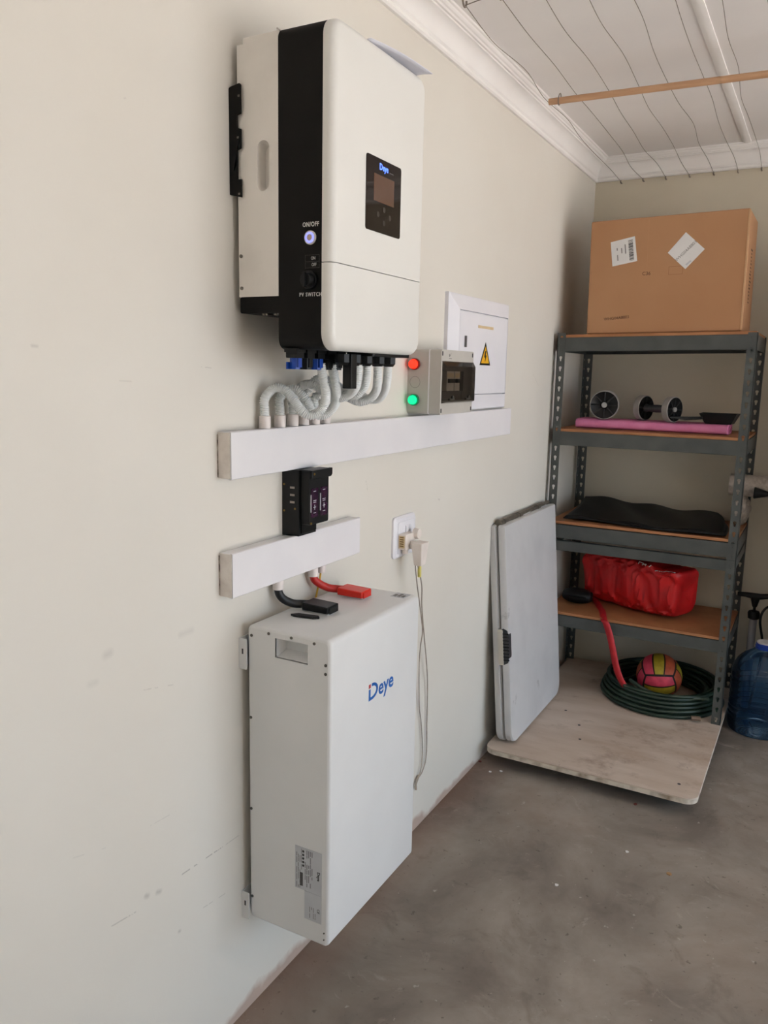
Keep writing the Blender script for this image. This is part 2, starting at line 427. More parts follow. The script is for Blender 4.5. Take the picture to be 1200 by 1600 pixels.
M_by = mat('ball_yellow', S(190, 168, 48), S(168, 146, 40), scale=40, rough=0.55)
M_bp = mat('ball_pink', S(236, 78, 104), S(214, 66, 90), scale=40, rough=0.55)
M_bo = mat('ball_orange', S(206, 100, 66), S(186, 84, 56), scale=40, rough=0.55)
M_seam = mat('ball_black_seam', S(34, 26, 24), rough=0.6)
M_jug = tinted('blue_jug_plastic', (0.52, 0.70, 0.88, 1), 0.07, (0.03, 0.12, 0.30, 1), 0.16)
M_jugb = mat('blue_collar_plastic', S(30, 66, 170), rough=0.35)
M_smoke = tinted('smoked_window', (0.52, 0.48, 0.45, 1), 0.05, (0.01, 0.01, 0.01, 1), 0.15)
M_bub = mat('bubble_wrap', S(196, 186, 176), S(164, 152, 140), scale=60, rough=0.35, bump=0.6, bscale=150)
M_wire = mat('galvanised_wire', S(150, 140, 130), S(126, 116, 106), scale=60, rough=0.6, metal=0.2)
M_pole = mat('varnished_pole', S(206, 164, 128), S(190, 146, 110), scale=6, rough=0.5, stretch=(1, 12, 12))
M_ground = mat('outdoor_paving', S(198, 191, 184), S(184, 177, 170), scale=2, rough=0.9)

# ------------------------------------------------------------------ room
CE = 2.517; BK = 4.021; RXW = DOOR[0]; NEAR = -1.2
flo = struct('floor', MB().box(-0.12, RXW + 0.1, NEAR - 0.12, BK + 0.12, -0.12, 0), M_floor, 'stained bare concrete garage floor')
struct('wall_left', MB().box(-0.12, 0, NEAR - 0.12, BK + 0.12, 0, 2.65), M_wall, 'cream painted plaster wall carrying the inverter')
M_wallb = mat('wall_paint_back', S(218, 209, 190), S(212, 202, 181), scale=1.6, rough=0.62, bump=0.12, bscale=55)  # back wall tone, a little darker and yellower than the other walls
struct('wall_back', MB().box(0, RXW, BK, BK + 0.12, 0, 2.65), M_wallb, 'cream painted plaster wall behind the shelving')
struct('wall_near', MB().box(0, RXW, NEAR - 0.12, NEAR, 0, 2.65), M_wall, 'cream painted plaster wall behind the viewer')
w = MB(); w.prism([(NEAR - 0.12, 0), (DOOR[1], 0), (DOOR[1], DOOR[4]), (DOOR[2], DOOR[4]), (DOOR[2], 0), (BK + 0.12, 0), (BK + 0.12, 2.65), (NEAR - 0.12, 2.65)], [], face(RXW), 0, 0.1)
struct('wall_right', w, M_wall, 'cream painted wall with the open garage doorway')
struct('ground', MB().box(RXW + 0.1, 40, -30, 36, -0.14, -0.02), M_ground, 'paved yard outside the garage doorway', smooth=False)
ceil = struct('ceiling', MB().box(-0.12, RXW + 0.1, NEAR - 0.12, BK + 0.12, CE + 0.006, CE + 0.12), M_ceil, 'white boarded garage ceiling with cover strips')
xs = [0.0, 0.66, 1.86, 3.06, 4.26, 4.6]
for a, b in zip(xs[:-1], xs[1:]):
    obj('ceiling_panel', MB().box(a + 0.002, b - 0.002, NEAR, BK, CE, CE + 0.008), M_ceil, ceil, bevel=0.001)
for a in xs[1:-1]:
    prof = [(a - 0.016, 0.001), (a - 0.016, -0.004), (a - 0.006, -0.0065), (a + 0.006, -0.0065), (a + 0.016, -0.004), (a + 0.016, 0.001)]
    mb = MB(); mb.prism(prof, [], Matrix(((1, 0, 0, 0), (0, 0, -1, 0), (0, 1, 0, CE), (0, 0, 0, 1))), -BK + 0.05, -NEAR)
    obj('cover_strip', mb, M_corn, ceil, angle=20)
# cornice: profile of (projection from wall, drop below ceiling)
CP = [(0.0, -0.097), (0.009, -0.097), (0.013, -0.092), (0.013, -0.086), (0.009, -0.081), (0.012, -0.077)]
for i in range(9):
    t = i / 8 * PI / 2
    CP.append((0.014 + 0.030 * (1 - math.cos(t)), -0.075 + 0.049 * math.sin(t)))
CP += [(0.044, -0.021), (0.051, -0.021), (0.053, -0.016), (0.058, -0.014), (0.061, -0.010), (0.062, -0.006), (0.068, -0.005), (0.070, 0.0)]
def cornice(name, ends, label):
    mb = MB(); n = len(CP); vs = []
    for f in ends:
        vs += [f(p, CE + q) for p, q in CP]
    fs = [(i, i + 1, n + i + 1, n + i) for i in range(n - 1)]
    mb.add(vs, fs); struct(name, mb, M_corn, label, angle=18)
cornice('trim_1', (lambda p, z: (p, NEAR + p, z), lambda p, z: (p, BK - p, z)), 'white moulded cornice along the left wall')
cornice('trim_2', (lambda p, z: (p, BK - p, z), lambda p, z: (RXW - p, BK - p, z)), 'white moulded cornice along the back wall')
cornice('trim_3', (lambda p, z: (RXW - p, BK - p, z), lambda p, z: (RXW - p, NEAR + p, z)), 'white moulded cornice along the doorway wall')
cornice('trim_4', (lambda p, z: (RXW - p, NEAR + p, z), lambda p, z: (p, NEAR + p, z)), 'white moulded cornice behind the viewer')

# ------------------------------------------------------------------ shelving rack
RL, RR, RF_, RB = 0.020, 0.812, 3.485, 3.955
BT = 0.075          # top of the plywood board
rack = thing('shelving_rack', 'tall slate grey slotted steel shelving rack with hardboard shelves', 'shelf', (0.416, 3.72, BT))
FW = 0.036
def keyhole(u, v, s=1.0):
    return [(u - .0030 * s, v - .011 * s), (u + .0030 * s, v - .011 * s), (u + .0042 * s, v - .002 * s), (u + .0066 * s, v + .003 * s), (u + .0060 * s, v + .0085 * s), (u, v + .011 * s), (u - .0060 * s, v + .0085 * s), (u - .0066 * s, v + .003 * s), (u - .0042 * s, v - .002 * s)]
def post(cx, cy, sx, sy, z0, z1):
    mb = MB(); pitch = 0.0425; n = int((z1 - z0) / pitch); pz = (z1 - z0) / n; t = 0.0022
    for k in range(n):
        a, b = z0 + k * pz, z0 + (k + 1) * pz; c = (a + b) / 2
        # flange in the front/back plane
        u0, u1 = sorted((cx, cx + sx * FW))
        mb.prism(rect(u0, u1, a, b), [keyhole((u0 + u1) / 2, c)], side(cy), 0, -sy * t)
        v0, v1 = sorted((cy, cy + sy * FW))
        mb.prism(rect(v0, v1, a, b), [keyhole((v0 + v1) / 2, c)], face(cx), 0, sx * t)
    return obj('post', mb, M_slate, rack, smooth=False)
for cx, sx in ((RL, 1), (RR, -1)):
    for cy, sy in ((RF_, 1), (RB, -1)):
        post(cx, cy, sx, sy, BT, 0.785); post(cx, cy, sx, sy, 0.786, 1.694)
def beams(z0, z1, tilt=0.0, inset=0.0025):
    def zz(x): return tilt * (x - 0.416)
    def skew(mb):
        for v in mb.v: v.z += zz(v.x)
        return mb
    t = 0.002; a, b = RL + 0.004, RR - 0.004
    for y, s in ((RF_ + inset, 1), (RB - inset, -1)):
        y0, y1 = sorted((y, y + s * t)); q0, q1 = sorted((y, y + s * 0.022))
        mb = MB().box(a, b, y0, y1, z0, z1).box(a, b, q0, q1, z1 - t, z1).box(a, b, q0, q1, z0, z0 + t)
        obj('beam', skew(mb), M_slate, rack, bevel=0.0008)
    for x, s in ((RL + 0.003, 1), (RR - 0.003, -1)):
        x0, x1 = sorted((x, x + s * t)); q0, q1 = sorted((x, x + s * 0.022))
        mb = MB().box(x0, x1, RF_ + 0.03, RB - 0.03, z0, z1).box(q0, q1, RF_ + 0.03, RB - 0.03, z1 - t, z1)
        obj('beam', skew(mb), M_slate, rack, bevel=0.0008)
def shelf(z, tilt=0.0):
    mb = MB().box(RL + 0.006, RR - 0.006, RF_ + 0.003, RB - 0.003, z, z + 0.012)
    for v in mb.v: v.z += tilt * (v.x - 0.416)
    obj('shelf_board', mb, M_hard, rack, bevel=0.001)
T1 = 0.016
beams(1.622, 1.681, T1); shelf(1.681, T1)
beams(1.212, 1.272); shelf(1.272)
beams(0.795, 0.857); shelf(0.860)
beams(0.739, 0.784)
beams(0.388, 0.441); shelf(0.443)
for (px, py) in ((1145, 925), (1117, 1124)):
    c = at(px, py, y=RF_); obj('bolt', MB().cyl((c.x, RF_ + .002, c.z), (c.x, RF_ - 0.005, c.z), 0.0045, n=8), M_metal, rack)

# ------------------------------------------------------------------ plywood board on the floor
bd = thing('plywood_board', 'weathered plywood board with rounded corners lying under the shelving', 'board', (0.42, 3.36, 0))
prof = rrect(0.030, 0.816, 2.782, 3.985, 0.045, 8)
obj('panel', MB().prism(prof, [], top(0), BT - 0.005, BT), M_ply, bd)
obj('ply_edge', MB().prism(rrect(0.0305, 0.8155, 2.7825, 3.9845, 0.045, 8), [], top(0), BT - 0.022, BT - 0.005), M_plyedge, bd)
for y in (2.96, 3.42, 3.88):
    obj('batten', MB().box(0.07, 0.79, y - 0.035, y + 0.035, 0, BT - 0.022), M_batten, bd, bevel=0.003)
for px, py in ((884, 1110), (1061, 1225), (905, 1133), (906, 1155)):
    c = at(px, py, z=BT); obj('screw_hole', MB().cyl((c.x, c.y, BT - 0.001), (c.x, c.y, BT + 0.0006), 0.006, n=10), M_dprint, bd)

# ------------------------------------------------------------------ inverter
YN, YF = 1.325, 1.700
inv = thing('inverter', 'white and black hybrid solar inverter hung on the cream wall', 'inverter', (0, 1.51, 1.55))
br = MB()
br.prism([(0, 1.853), (0.029, 1.846), (0.029, 1.880), (0.020, 1.880), (0.020, 1.934), (0.029, 1.937), (0.029, 1.972), (0.020, 1.975), (0.020, 1.998), (0.029, 2.0), (0.029, 2.052), (0.026, 2.055), (0.003, 2.051), (0, 2.048)], [], side(1.321), 0, 0.004)
br.box(0, 0.004, 1.321, 1.70, 1.856, 2.048)
wb = obj('wall_bracket', br, M_black, inv, bevel=0.0008)
for x, z in ((0.025, 2.032), (0.022, 1.957), (0.024, 1.853)):
    obj('bracket_hole', MB().box(x - .0022, x + .0022, 1.3164, 1.3172, z - .002, z + .002), M_metal, wb)
hs = MB().prism(rect(0.015, 0.1125, 1.657, 2.125), [rrect(0.062, 0.091, 1.856, 1.948, 0.0143, 8)], side(YN + 0.003), 0, 0.003)
obj('side_panel', hs, M_alu, inv)
pk = MB()
lo = rrect(0.062, 0.091, 1.856, 1.948, 0.0143, 8); li = rrect(0.064, 0.086, 1.862, 1.942, 0.0105, 8)
pk.loft([[side(YN + 0.001) @ Vector((u, v, 0)) for u, v in lo], [side(YN + 0.024) @ Vector((u, v, 0)) for u, v in li]], cap0=False, cap1=True)
obj('handle_recess', pk, M_alu, inv)
hb = MB().box(0.0155, 0.112, YN + 0.026, YF - 0.004, 1.658, 2.1245).box(0.0155, 0.0605, YN + .003, YN + .027, 1.658, 2.1245).box(0.0925, 0.112, YN + .003, YN + .027, 1.658, 2.1245).box(0.06, 0.093, YN + .003, YN + .027, 1.658, 1.855).box(0.06, 0.093, YN + .003, YN + .027, 1.949, 2.1245)
obj('heat_sink_body', hb, M_alu, inv, smooth=False)
obj('top_panel', MB().box(0.0255, 0.1125, YN + 0.004, YF - 0.004, 2.1245, 2.1385), M_alu, inv, bevel=0.0015)
for x, z in ((0.0215, 1.736), (0.0225, 1.674)):
    obj('screw', MB().cyl((x, YN + .001, z), (x, YN - 0.0022, z), 0.0036, n=12), M_metal, inv)
obj('base_cover', MB().prism(rrect(0.016, 0.116, 1.625, 1.657, 0.004, 3), [], side(YF - 0.004), 0, YF - 0.004 - YN - 0.002), M_black, inv)
for x in (0.066, 0.074, 0.095, 0.103):
    obj('vent_clip', MB().box(x - .003, x + .003, YN + .012, YN + .04, 1.6215, 1.6255), M_metal, inv)
obj('middle_casing', MB().prism(rrect(YN, YF, 1.555, 2.142, 0.020, 8), [], face(0), 0.1125, 0.2145), M_black, inv, angle=40)
obj('seam_rail', MB().box(0.1085, 0.1125, YN - .0012, YN + .004, 1.657, 2.128).box(0.1085, 0.1125, YN, YF, 2.1385, 2.1412), M_alu, inv, bevel=.0006)
def puffed(u0, u1, v0, v1, r, x0, x1, e, keep):
    loops = []
    def ring(ins, x): return [Vector((x, u, v)) for u, v in rrect(u0 + ins, u1 - ins, v0 + ins, v1 - ins, max(r - ins, 0.002), 10)]
    loops.append(ring(0, x0)); loops.append(ring(0, x1 - e))
    for i in range(1, 6):
        t = i / 5 * PI / 2; loops.append(ring(e * (1 - math.cos(t)), x1 - e + e * math.sin(t)))
    import bmesh
    mb = MB().loft(loops); me = mb.mesh('tmp'); bm = bmesh.new(); bm.from_mesh(me)
    z, up = keep
    g = bm.verts[:] + bm.edges[:] + bm.faces[:]
    res = bmesh.ops.bisect_plane(bm, geom=g, plane_co=(0, 0, z), plane_no=(0, 0, 1), clear_inner=up, clear_outer=not up)
    ed = [q for q in res['geom_cut'] if isinstance(q, bmesh.types.BMEdge)]
    bmesh.ops.contextual_create(bm, geom=ed)
    out = MB(); bm.verts.index_update(); out.v = [v.co.copy() for v in bm.verts]; out.f = [tuple(v.index for v in f.verts) for f in bm.faces]; bm.free()
    return out
XF = 0.2385
up = obj('front_cover', puffed(YN - 0.003, YF + 0.003, 1.553, 2.146, 0.034, 0.2145, XF, 0.016, (1.7168, True)), M_cover, inv, angle=50)
lw = obj('terminal_cover', puffed(YN - 0.003, YF + 0.003, 1.553, 2.146, 0.034, 0.2145, XF, 0.016, (1.7152, False)), M_cover, inv, angle=50)
dsp = obj('display', MB().prism(rrect(1.441, 1.587, 1.794, 1.9365, 0.006, 5), [], face(XF), -0.001, 0.0014), M_glassblk, inv, bevel=0.0006)
obj('screen', MB().prism(rect(1.471, 1.556, 1.853, 1.905), [], face(XF), 0.0012, 0.0017), M_lcd, dsp)
for y, z in ((1.515, 1.841), (1.490, 1.829), (1.540, 1.829), (1.515, 1.815)):
    obj('touch_key', MB().prism(circ(y, z, 0.0055, 14), [], face(XF), 0.0012, 0.0017), mat('touch_key_print', S(52, 46, 46), rough=0.15), dsp)
M_ledblue = glow('blue_led_logo', (0.05, 0.13, 1.0, 1), 2.2)
text('Deye', 0.017, M_ledblue, dsp, face(XF + 0.0014), 1.511, 1.921, bold=0.0004, name='lit_logo')
obj('fine_print', MB().prism(rect(1.535, 1.552, 1.9162, 1.9176), [], face(XF + 0.0014), 0, .0003), M_gprint, dsp)
SD = side(YN)
text('ON/OFF', 0.0118, M_print, inv, SD, 0.1875, 1.786, bold=0.0002, xs=0.80, space=1.12)
bt = obj('power_button', MB().cyl((0.1875, YN + .001, 1.762), (0.1875, YN - 0.004, 1.762), 0.0128, n=28), M_alu, inv, bevel=0.001)
obj('light_ring', MB().prism(circ(0.1875, 1.762, 0.0098, 28), [circ(0.1875, 1.762, 0.0062, 28)], side(YN - 0.0038), 0, 0.0008), glow('blue_ring_light', (0.16, 0.18, 1.0, 1), 1.6), bt)
obj('button_cap', MB().prism(circ(0.1875, 1.762, 0.006, 24), [], side(YN - 0.0038), 0, 0.0012), mat('warm_steel', S(196, 176, 164), rough=0.4, metal=0.5), bt)
fr = MB()
for a in range(12):
    for z in (1.7305, 1.7185, 1.7068):
        fr.prism(rect(0.1755 + a * .0027, 0.1768 + a * .0027, z - .00025, z + .00025), [], SD, 0, 0.0004)
for a in range(9):
    for x in (0.1755, 0.2072):
        fr.prism(rect(x - .00025, x + .00025, 1.7068 + a * .0027, 1.7081 + a * .0027), [], SD, 0, 0.0004)
obj('print_frame', fr, M_gprint, inv)
text('ON', 0.0085, M_print, inv, SD, 0.1935, 1.7243, xs=0.75); text('OFF', 0.0085, M_print, inv, SD, 0.1955, 1.7125, xs=0.75)
kb = obj('switch_knob', MB().cyl((0.1865, YN + .001, 1.6845), (0.1865, YN - 0.006, 1.6845), 0.0175, n=28).cyl((0.1865, YN - .006, 1.6845), (0.1865, YN - 0.018, 1.6845), 0.0135, 0.012, n=28), M_blk2, inv, bevel=0.001)
obj('knob_grip', MB().prism(rrect(0.1835, 0.1895, 1.671, 1.698, 0.0025, 3), [], side(YN - 0.018), 0, 0.006), M_blk2, kb)
text('PV SWITCH', 0.0102, M_print, inv, SD, 0.1618, 1.6575, bold=0.0002, xs=0.80, align='LEFT', space=1.28)
# cable entries under the casing
for i in range(5):
    y = 1.346 + i * 0.0385; x = 0.137
    blue = i in (0, 2)
    cn = obj('panel_connector', MB().prism(rrect(y - .013, y + .013, 1.538, 1.557, .002, 2), [], face(0), x - .013, x + .013).prism(rect(y - .016, y + .016, 1.549, 1.557), [], face(0), x - .015, x + .015), M_blk2, inv)
    obj('connector_sleeve', MB().cyl((x, y, 1.54), (x, y, 1.516), 0.0105 if blue else 0.012, n=8).box(x + .006, x + .0125, y - .006, y + .006, 1.52, 1.545), M_blue if blue else M_blk2, cn)
    obj('connector_latch', MB().box(x - .012, x - .009, y - .014, y + .014, 1.516, 1.53), M_blue if i < 3 else M_blk2, cn)
obj('gland_plate', MB().prism(rrect(0.146, 0.214, 1.525, 1.699, 0.006, 4), [], top(0), 1.547, 1.556), M_blk2, inv, bevel=0.001)
GL = [at(p, 566, x=0.180) for p in (535, 553, 571, 590, 607)]
for g in GL:
    y = min(g.y, 1.686)
    obj('cable_gland', MB().cyl((0.18, y, 1.549), (0.18, y, 1.532), 0.0165, n=8).cyl((0.18, y, 1.532), (0.18, y, 1.526), 0.0155, 0.011, n=16), M_blk2, inv)
dg_ = at(547, 585, x=0.19)
obj('data_dongle', MB().box(0.178, 0.200, dg_.y - 0.0115, dg_.y + 0.0115, 1.478, 1.55), M_blk2, inv, bevel=0.002)

# leaflet left on top of the inverter
lf = MB()
def leaf(u, v):
    c = Vector((0.192, 1.572, 2.1475)); a = math.radians(-9)
    du = (u - 0.5) * 0.21; dv = (v - 0.5) * 0.12
    x = c.x + dv * math.cos(a) - du * math.sin(a) * -1.0 * -1.0; y = c.y + du * math.cos(a) + dv * math.sin(a)
    over = max(0.0, x - 0.236)
    return Vector((x, y, 2.1478 - over * 0.10 - over * over * 2 + 0.006 * math.sin(PI * u) * max(0, (v - .3))))
lf.grid(leaf, 16, 10)
lo_ = obj('folded_leaflet', lf, M_leaf, None, solid=0.0016, angle=60)
tag(lo_, 'folded white paper leaflet lying on top of the inverter', 'leaflet')

# ------------------------------------------------------------------ conduits from inverter to trunking
AD = [1.402, 1.457, 1.506, 1.549, 1.595, 1.642]
TX = 0.019
routes = [
 [(501, 574, .135), (505, 592, .137), (509, 612, .138), (508, 628, .132), (500, 642, .122), (486, 649, .108), (472, 643, .092), (461, 627, .076), (449, 613, .058), (437, 606, .042), (425, 609, .028)],
 [(518, 574, .135), (523, 592, .134), (526, 612, .130), (525, 628, .120), (516, 642, .104), (502, 650, .088), (488, 640, .076), (476, 622, .066), (462, 609, .050), (449, 610, .034)],
 [(559, 572, .180), (559, 588, .180), (556, 604, .174), (546, 616, .152), (530, 622, .128), (514, 617, .100), (500, 607, .078), (484, 600, .058), (470, 605, .036)],
 [(574, 572, .180), (573, 590, .178), (568, 606, .168), (556, 617, .150), (541, 615, .122), (526, 602, .090), (508, 592, .062), (493, 594, .042), (481, 610, .026)],
 [(590, 573, .180), (590, 592, .178), (588, 610, .168), (578, 623, .150), (562, 628, .130), (546, 622, .106), (530, 613, .080), (514, 608, .054), (500, 618, .032)],
 [(606, 573, .180), (605, 592, .174), (602, 608, .160), (593, 622, .138), (578, 624, .112), (562, 616, .086), (545, 608, .060), (530, 610, .040), (517, 622, .026)],
]
cl = ['front corrugated grey conduit looping into the adaptor nearest the trunking end', 'corrugated grey conduit looping just behind the front one into the second adaptor',
      'corrugated grey conduit from the black glands bending into the third adaptor', 'corrugated grey conduit arching behind the others into the fourth adaptor',
      'corrugated grey conduit hanging second from right below the inverter, ending in the fifth adaptor', 'rightmost corrugated grey conduit hanging below the inverter, ending in the sixth adaptor']
for k, rt in enumerate(routes):
    y = AD[k]
    c = thing('flexible_conduit', cl[k], 'conduit', (TX, y, 1.389), 'conduits between inverter and trunking')
    pts = [at(a, b, x=d) for a, b, d in rt]
    pts[0].z = 1.528
    pts += [Vector((TX, y, 1.452)), Vector((TX, y, 1.43)), Vector((TX, y, 1.408))]
    sp = smooth_path(pts, 0.00095)
    obj('corrugated_hose', MB().tube(sp, lambda i: (0.0103, 0.0103, 0.0084, 0.0084)[i % 4], n=14), M_cond, c, angle=180)
    obj('adaptor', MB().cyl((TX, y, 1.389), (TX, y, 1.416), 0.0128, n=24), M_adap, c, bevel=0.0012)

# ------------------------------------------------------------------ trunking
def trunk(y0, y1, z0, z1, label):
    t = thing('cable_trunking', label, 'trunking', (0, (y0 + y1) / 2, z0), 'white wall trunking')
    obj('body', MB().box(0, 0.0325, y0 + 0.001, y1 - 0.001, z0 + 0.0012, z1 - 0.0012), M_white, t, bevel=0.001)
    ld = MB().prism([(0.027, z0), (0.0325, z0 - .0002), (0.0345, z0 + .0015), (0.0345, z1 - .0015), (0.0325, z1 + .0002), (0.027, z1), (0.027, z1 - .0011), (0.033, z1 - .0011), (0.033, z0 + .0011), (0.027, z0 + .0011)], [], side(y1), 0, y1 - y0)
    obj('lid', ld, M_white, t)
    obj('end_cap', MB().box(0, 0.0318, y0 - 0.0012, y0 + 0.001, z0 + 0.0015, z1 - 0.0015), M_cap, t, bevel=0.0006)
    obj('end_cap', MB().box(0, 0.0318, y1 - 0.001, y1 + 0.0012, z0 + 0.0015, z1 - 0.0015), M_cap, t, bevel=0.0006)
    obj('filler_line', MB().box(0, 0.0022, y0 - 0.003, y0 - 0.001, z0 + 0.004, z1 - 0.006), mat('dark_gap_filler', S(110, 98, 88), S(190, 178, 164), scale=60, rough=0.9, lo=.4, hi=.6), t)
trunk(1.270, 2.900, 1.292, 1.389, 'long white trunking on the wall directly below the inverter')
trunk(1.270, 1.788, 1.043, 1.138, 'short white trunking on the wall just above the battery')

# ------------------------------------------------------------------ breaker enclosure with lamps
bb = thing('breaker_enclosure', 'grey plastic breaker box with red and green lamps and smoked window', 'breaker box', (0, 2.225, 1.396))
Y0, Y1, Z0, Z1 = 2.107, 2.342, 1.3965, 1.580
obj('back_box', MB().prism(rrect(Y0, Y1, Z0, Z1, 0.008, 4), [], face(0), 0, 0.067), M_grey, bb, bevel=0.001)
obj('gasket', MB().prism(rrect(Y0 - .001, Y1 + .001, Z0 - .001, Z1 + .001, 0.008, 4), [], face(0), 0.067, 0.0705), M_white, bb)
wy0, wy1, wz0, wz1 = 2.118, 2.336, 1.434, 1.546
cv = MB().prism(rrect(Y0, Y1, Z0, Z1, 0.006, 4), [rect(wy0, wy1, wz0, wz1)], face(0), 0.0705, 0.106)
obj('cover', cv, M_grey, bb)
obj('inner_tray', MB().box(0.0706, 0.073, wy0 - .002, wy1 + .002, wz0 - .002, wz1 + .002), mat('dark_tray', S(112, 104, 96), rough=0.6), bb)
for i, (a, b) in enumerate(((2.180, 2.232), (2.236, 2.276), (2.279, 2.302))):
    q = obj('breaker', MB().box(0.073, 0.092, a, b, 1.462, 1.520), M_brk if i < 2 else M_blk2, bb, bevel=0.001)
    if i < 2:
        obj('toggle', MB().box(0.092, 0.1, a + .006, b - .006, 1.486, 1.498), M_blk2, q, bevel=0.001)
        obj('breaker_label', MB().box(0.092, 0.0925, a + .004, b - .004, 1.502, 1.514), M_tape, q)
wn = MB().loft([[Vector((0.106, y, z)) for y, z in rect(wy0 - .004, wy1 + .006, wz0 - .006, wz1 + .002)], [Vector((0.116, y, z)) for y, z in rect(wy0 + .004, wy1 + .001, wz0 - .002, wz1 - .012)]], cap0=False)
obj('window_flap', wn, M_smoke, bb, smooth=False)
for y in (2.165, 2.285):
    obj('flap_latch', MB().box(0.112, 0.1185, y - 0.016, y + 0.016, 1.4365, 1.4415).cyl((0.113, y + .008, 1.444), (0.118, y + .008, 1.444), 0.006, n=12), M_metal, bb)
for y, z in ((Y0 + .008, Z1 - .011), (Y1 - .008, Z1 - .011), (Y0 + .008, Z0 + .011), (Y1 - .008, Z0 + .011)):
    obj('cover_screw', MB().prism(rect(y - .0035, y + .0035, z - .006, z + .006), [], face(0.106), -0.001, 0.0006), M_dprint, bb)
for z, col, c4 in ((1.538, 'red_lamp_lens', (1.0, 0.03, 0.008, 1)), (1.436, 'green_lamp_lens', (0.0, 0.9, 0.36, 1))):
    lb = obj('lamp_bezel', MB().cyl((0.0235, Y0 + .001, z), (0.0235, Y0 - 0.008, z), 0.0165, n=28), mat('bezel_' + col, (c4[0] * .3, c4[1] * .3, c4[2] * .3, 1), rough=0.4), bb, bevel=0.001)
    obj('lamp_lens', MB().cyl((0.0235, Y0 - .008, z), (0.0235, Y0 - 0.019, z), 0.0138, 0.0128, n=28), glow(col, c4, 0.85 if 'red' in col else 0.55, c4), lb, bevel=0.002)
obj('knockout_ring', MB().prism(circ(0.0245, 1.487, 0.0165, 28), [circ(0.0245, 1.487, 0.0157, 28)], side(Y0), 0, 0.0005), M_gprint, bb)
obj('maker_mark', MB().prism([(2.160, 1.569), (2.1625, 1.569), (2.164, 1.564), (2.175, 1.572), (2.1635, 1.5605), (2.161, 1.5605)], [], face(0.106), 0, .0005).prism(rect(2.161, 2.178, 1.5545, 1.5565), [], face(0.106), 0, .0005), M_gprint, bb, smooth=False)

# ------------------------------------------------------------------ distribution board
db = thing('distribution_board', 'white enamelled distribution board with yellow warning triangle on its door', 'switchboard', (0, 2.62, 1.394))
fo = rect(2.350, 2.884, 1.3935, 1.764); fm = rect(2.354, 2.880, 1.397, 1.760); fi = rect(2.398, 2.834, 1.444, 1.714)
fl = MB().loft([[Vector((0.0, y, z)) for y, z in fo], [Vector((0.012, y, z)) for y, z in fo], [Vector((0.0145, y, z)) for y, z in fm], [Vector((0.031, y, z)) for y, z in fi], [Vector((0.020, y, z)) for y, z in fi]], cap1=True)
obj('frame', fl, M_db, db, smooth=False)
dd = obj('door', MB().box(0.021, 0.0315, 2.4005, 2.8315, 1.4465, 1.7105), M_db, db, bevel=0.0015)
obj('latch', MB().box(0.0315, 0.036, 2.440, 2.452, 1.598, 1.634), mat('dark_grey_latch', S(92, 90, 88), rough=0.4), dd, bevel=0.0012)
obj('tape_strip', MB().prism(rect(2.552, 2.690, 1.6645, 1.6735), [], face(0.0315), 0, 0.0004), M_tape, dd)
tri = [(2.575, 1.543), (2.672, 1.543), (2.6235, 1.6205)]
def inset(t, k):
    cx = sum(p[0] for p in t) / 3; cy = sum(p[1] for p in t) / 3
    return [(cx + (p[0] - cx) * k, cy + (p[1] - cy) * k) for p in t]
wg = obj('warning_sticker', MB().prism(tri, [], face(0.0315), 0, 0.0005), M_blk2, dd)
obj('yellow_field', MB().prism(inset(tri, 0.74), [], face(0.0318), 0, 0.0006), M_yel, wg)
obj('lightning_bolt', MB().prism([(2.619, 1.590), (2.631, 1.592), (2.626, 1.577), (2.634, 1.576), (2.622, 1.555), (2.6195, 1.556), (2.6225, 1.5685), (2.613, 1.5695)], [], face(0.0322), 0, 0.0006), M_blk2, wg)

# ------------------------------------------------------------------ fuse disconnector
fd = thing('fuse_disconnector', 'black fuse switch disconnector with purple windows between the two trunkings', 'fuse holder', (0, 1.53, 1.138))
ba = MB()
slots = [rect(0.0205, 0.0345, z - .0026, z + .0026) for z in (1.2505, 1.2335, 1.217)]
ba.prism(rect(0, 0.046, 1.139, 1.2915), slots, side(1.493), 0, 0.002)
ba.box(0, 0.046, 1.494, 1.562, 1.139, 1.2915)
bo = obj('base', ba, M_blk2, fd, smooth=False)
for sl in slots:
    obj('slot_lining', MB().prism(sl, [], side(1.4935), 0, 0.001), mat('pale_slot', S(176, 166, 156), rough=0.6), bo)
fc = MB().prism(rrect(1.497, 1.577, 1.166, 1.2925, 0.005, 4), [], face(0), 0.0475, 0.071)
fo_ = obj('fuse_carrier', fc, M_blk2, fd, bevel=0.002)
obj('pull_handle', MB().prism([(1.499, 1.272), (1.578, 1.272), (1.584, 1.277), (1.584, 1.292), (1.499, 1.292)], [], face(0), 0.069, 0.078), M_blk2, fd, bevel=0.002)
obj('carrier_neck', MB().box(0.045, 0.0485, 1.499, 1.560, 1.145, 1.285), M_black, fd)
for a, b in ((1.503, 1.533), (1.542, 1.571)):
    wv = obj('fuse_window', MB().prism(rrect(a, b, 1.183, 1.250, 0.003, 3), [], face(0.071), -0.0005, 0.0007), M_purple, fd)
    for z, w_ in ((1.243, .010), (1.2215, .013), (1.2175, .011), (1.193, .010)):
        obj('window_print', MB().prism(rect((a + b) / 2 - w_ / 2, (a + b) / 2 + w_ / 2, z - .0007, z + .0007), [], face(0.0717), 0, 0.0003), M_label, wv)
    obj('window_rib', MB().box(0.0705, 0.0728, a - .002, a, 1.196, 1.236), M_label, wv)
    obj('window_print', MB().prism(rect((a + b) / 2 - .001, (a + b) / 2 + .001, 1.200, 1.212), [], face(0.0717), 0, .0003).prism(rect((a + b) / 2 - .005, (a + b) / 2 + .005, 1.205, 1.207), [], face(0.0717), 0, .0003), M_label, wv)
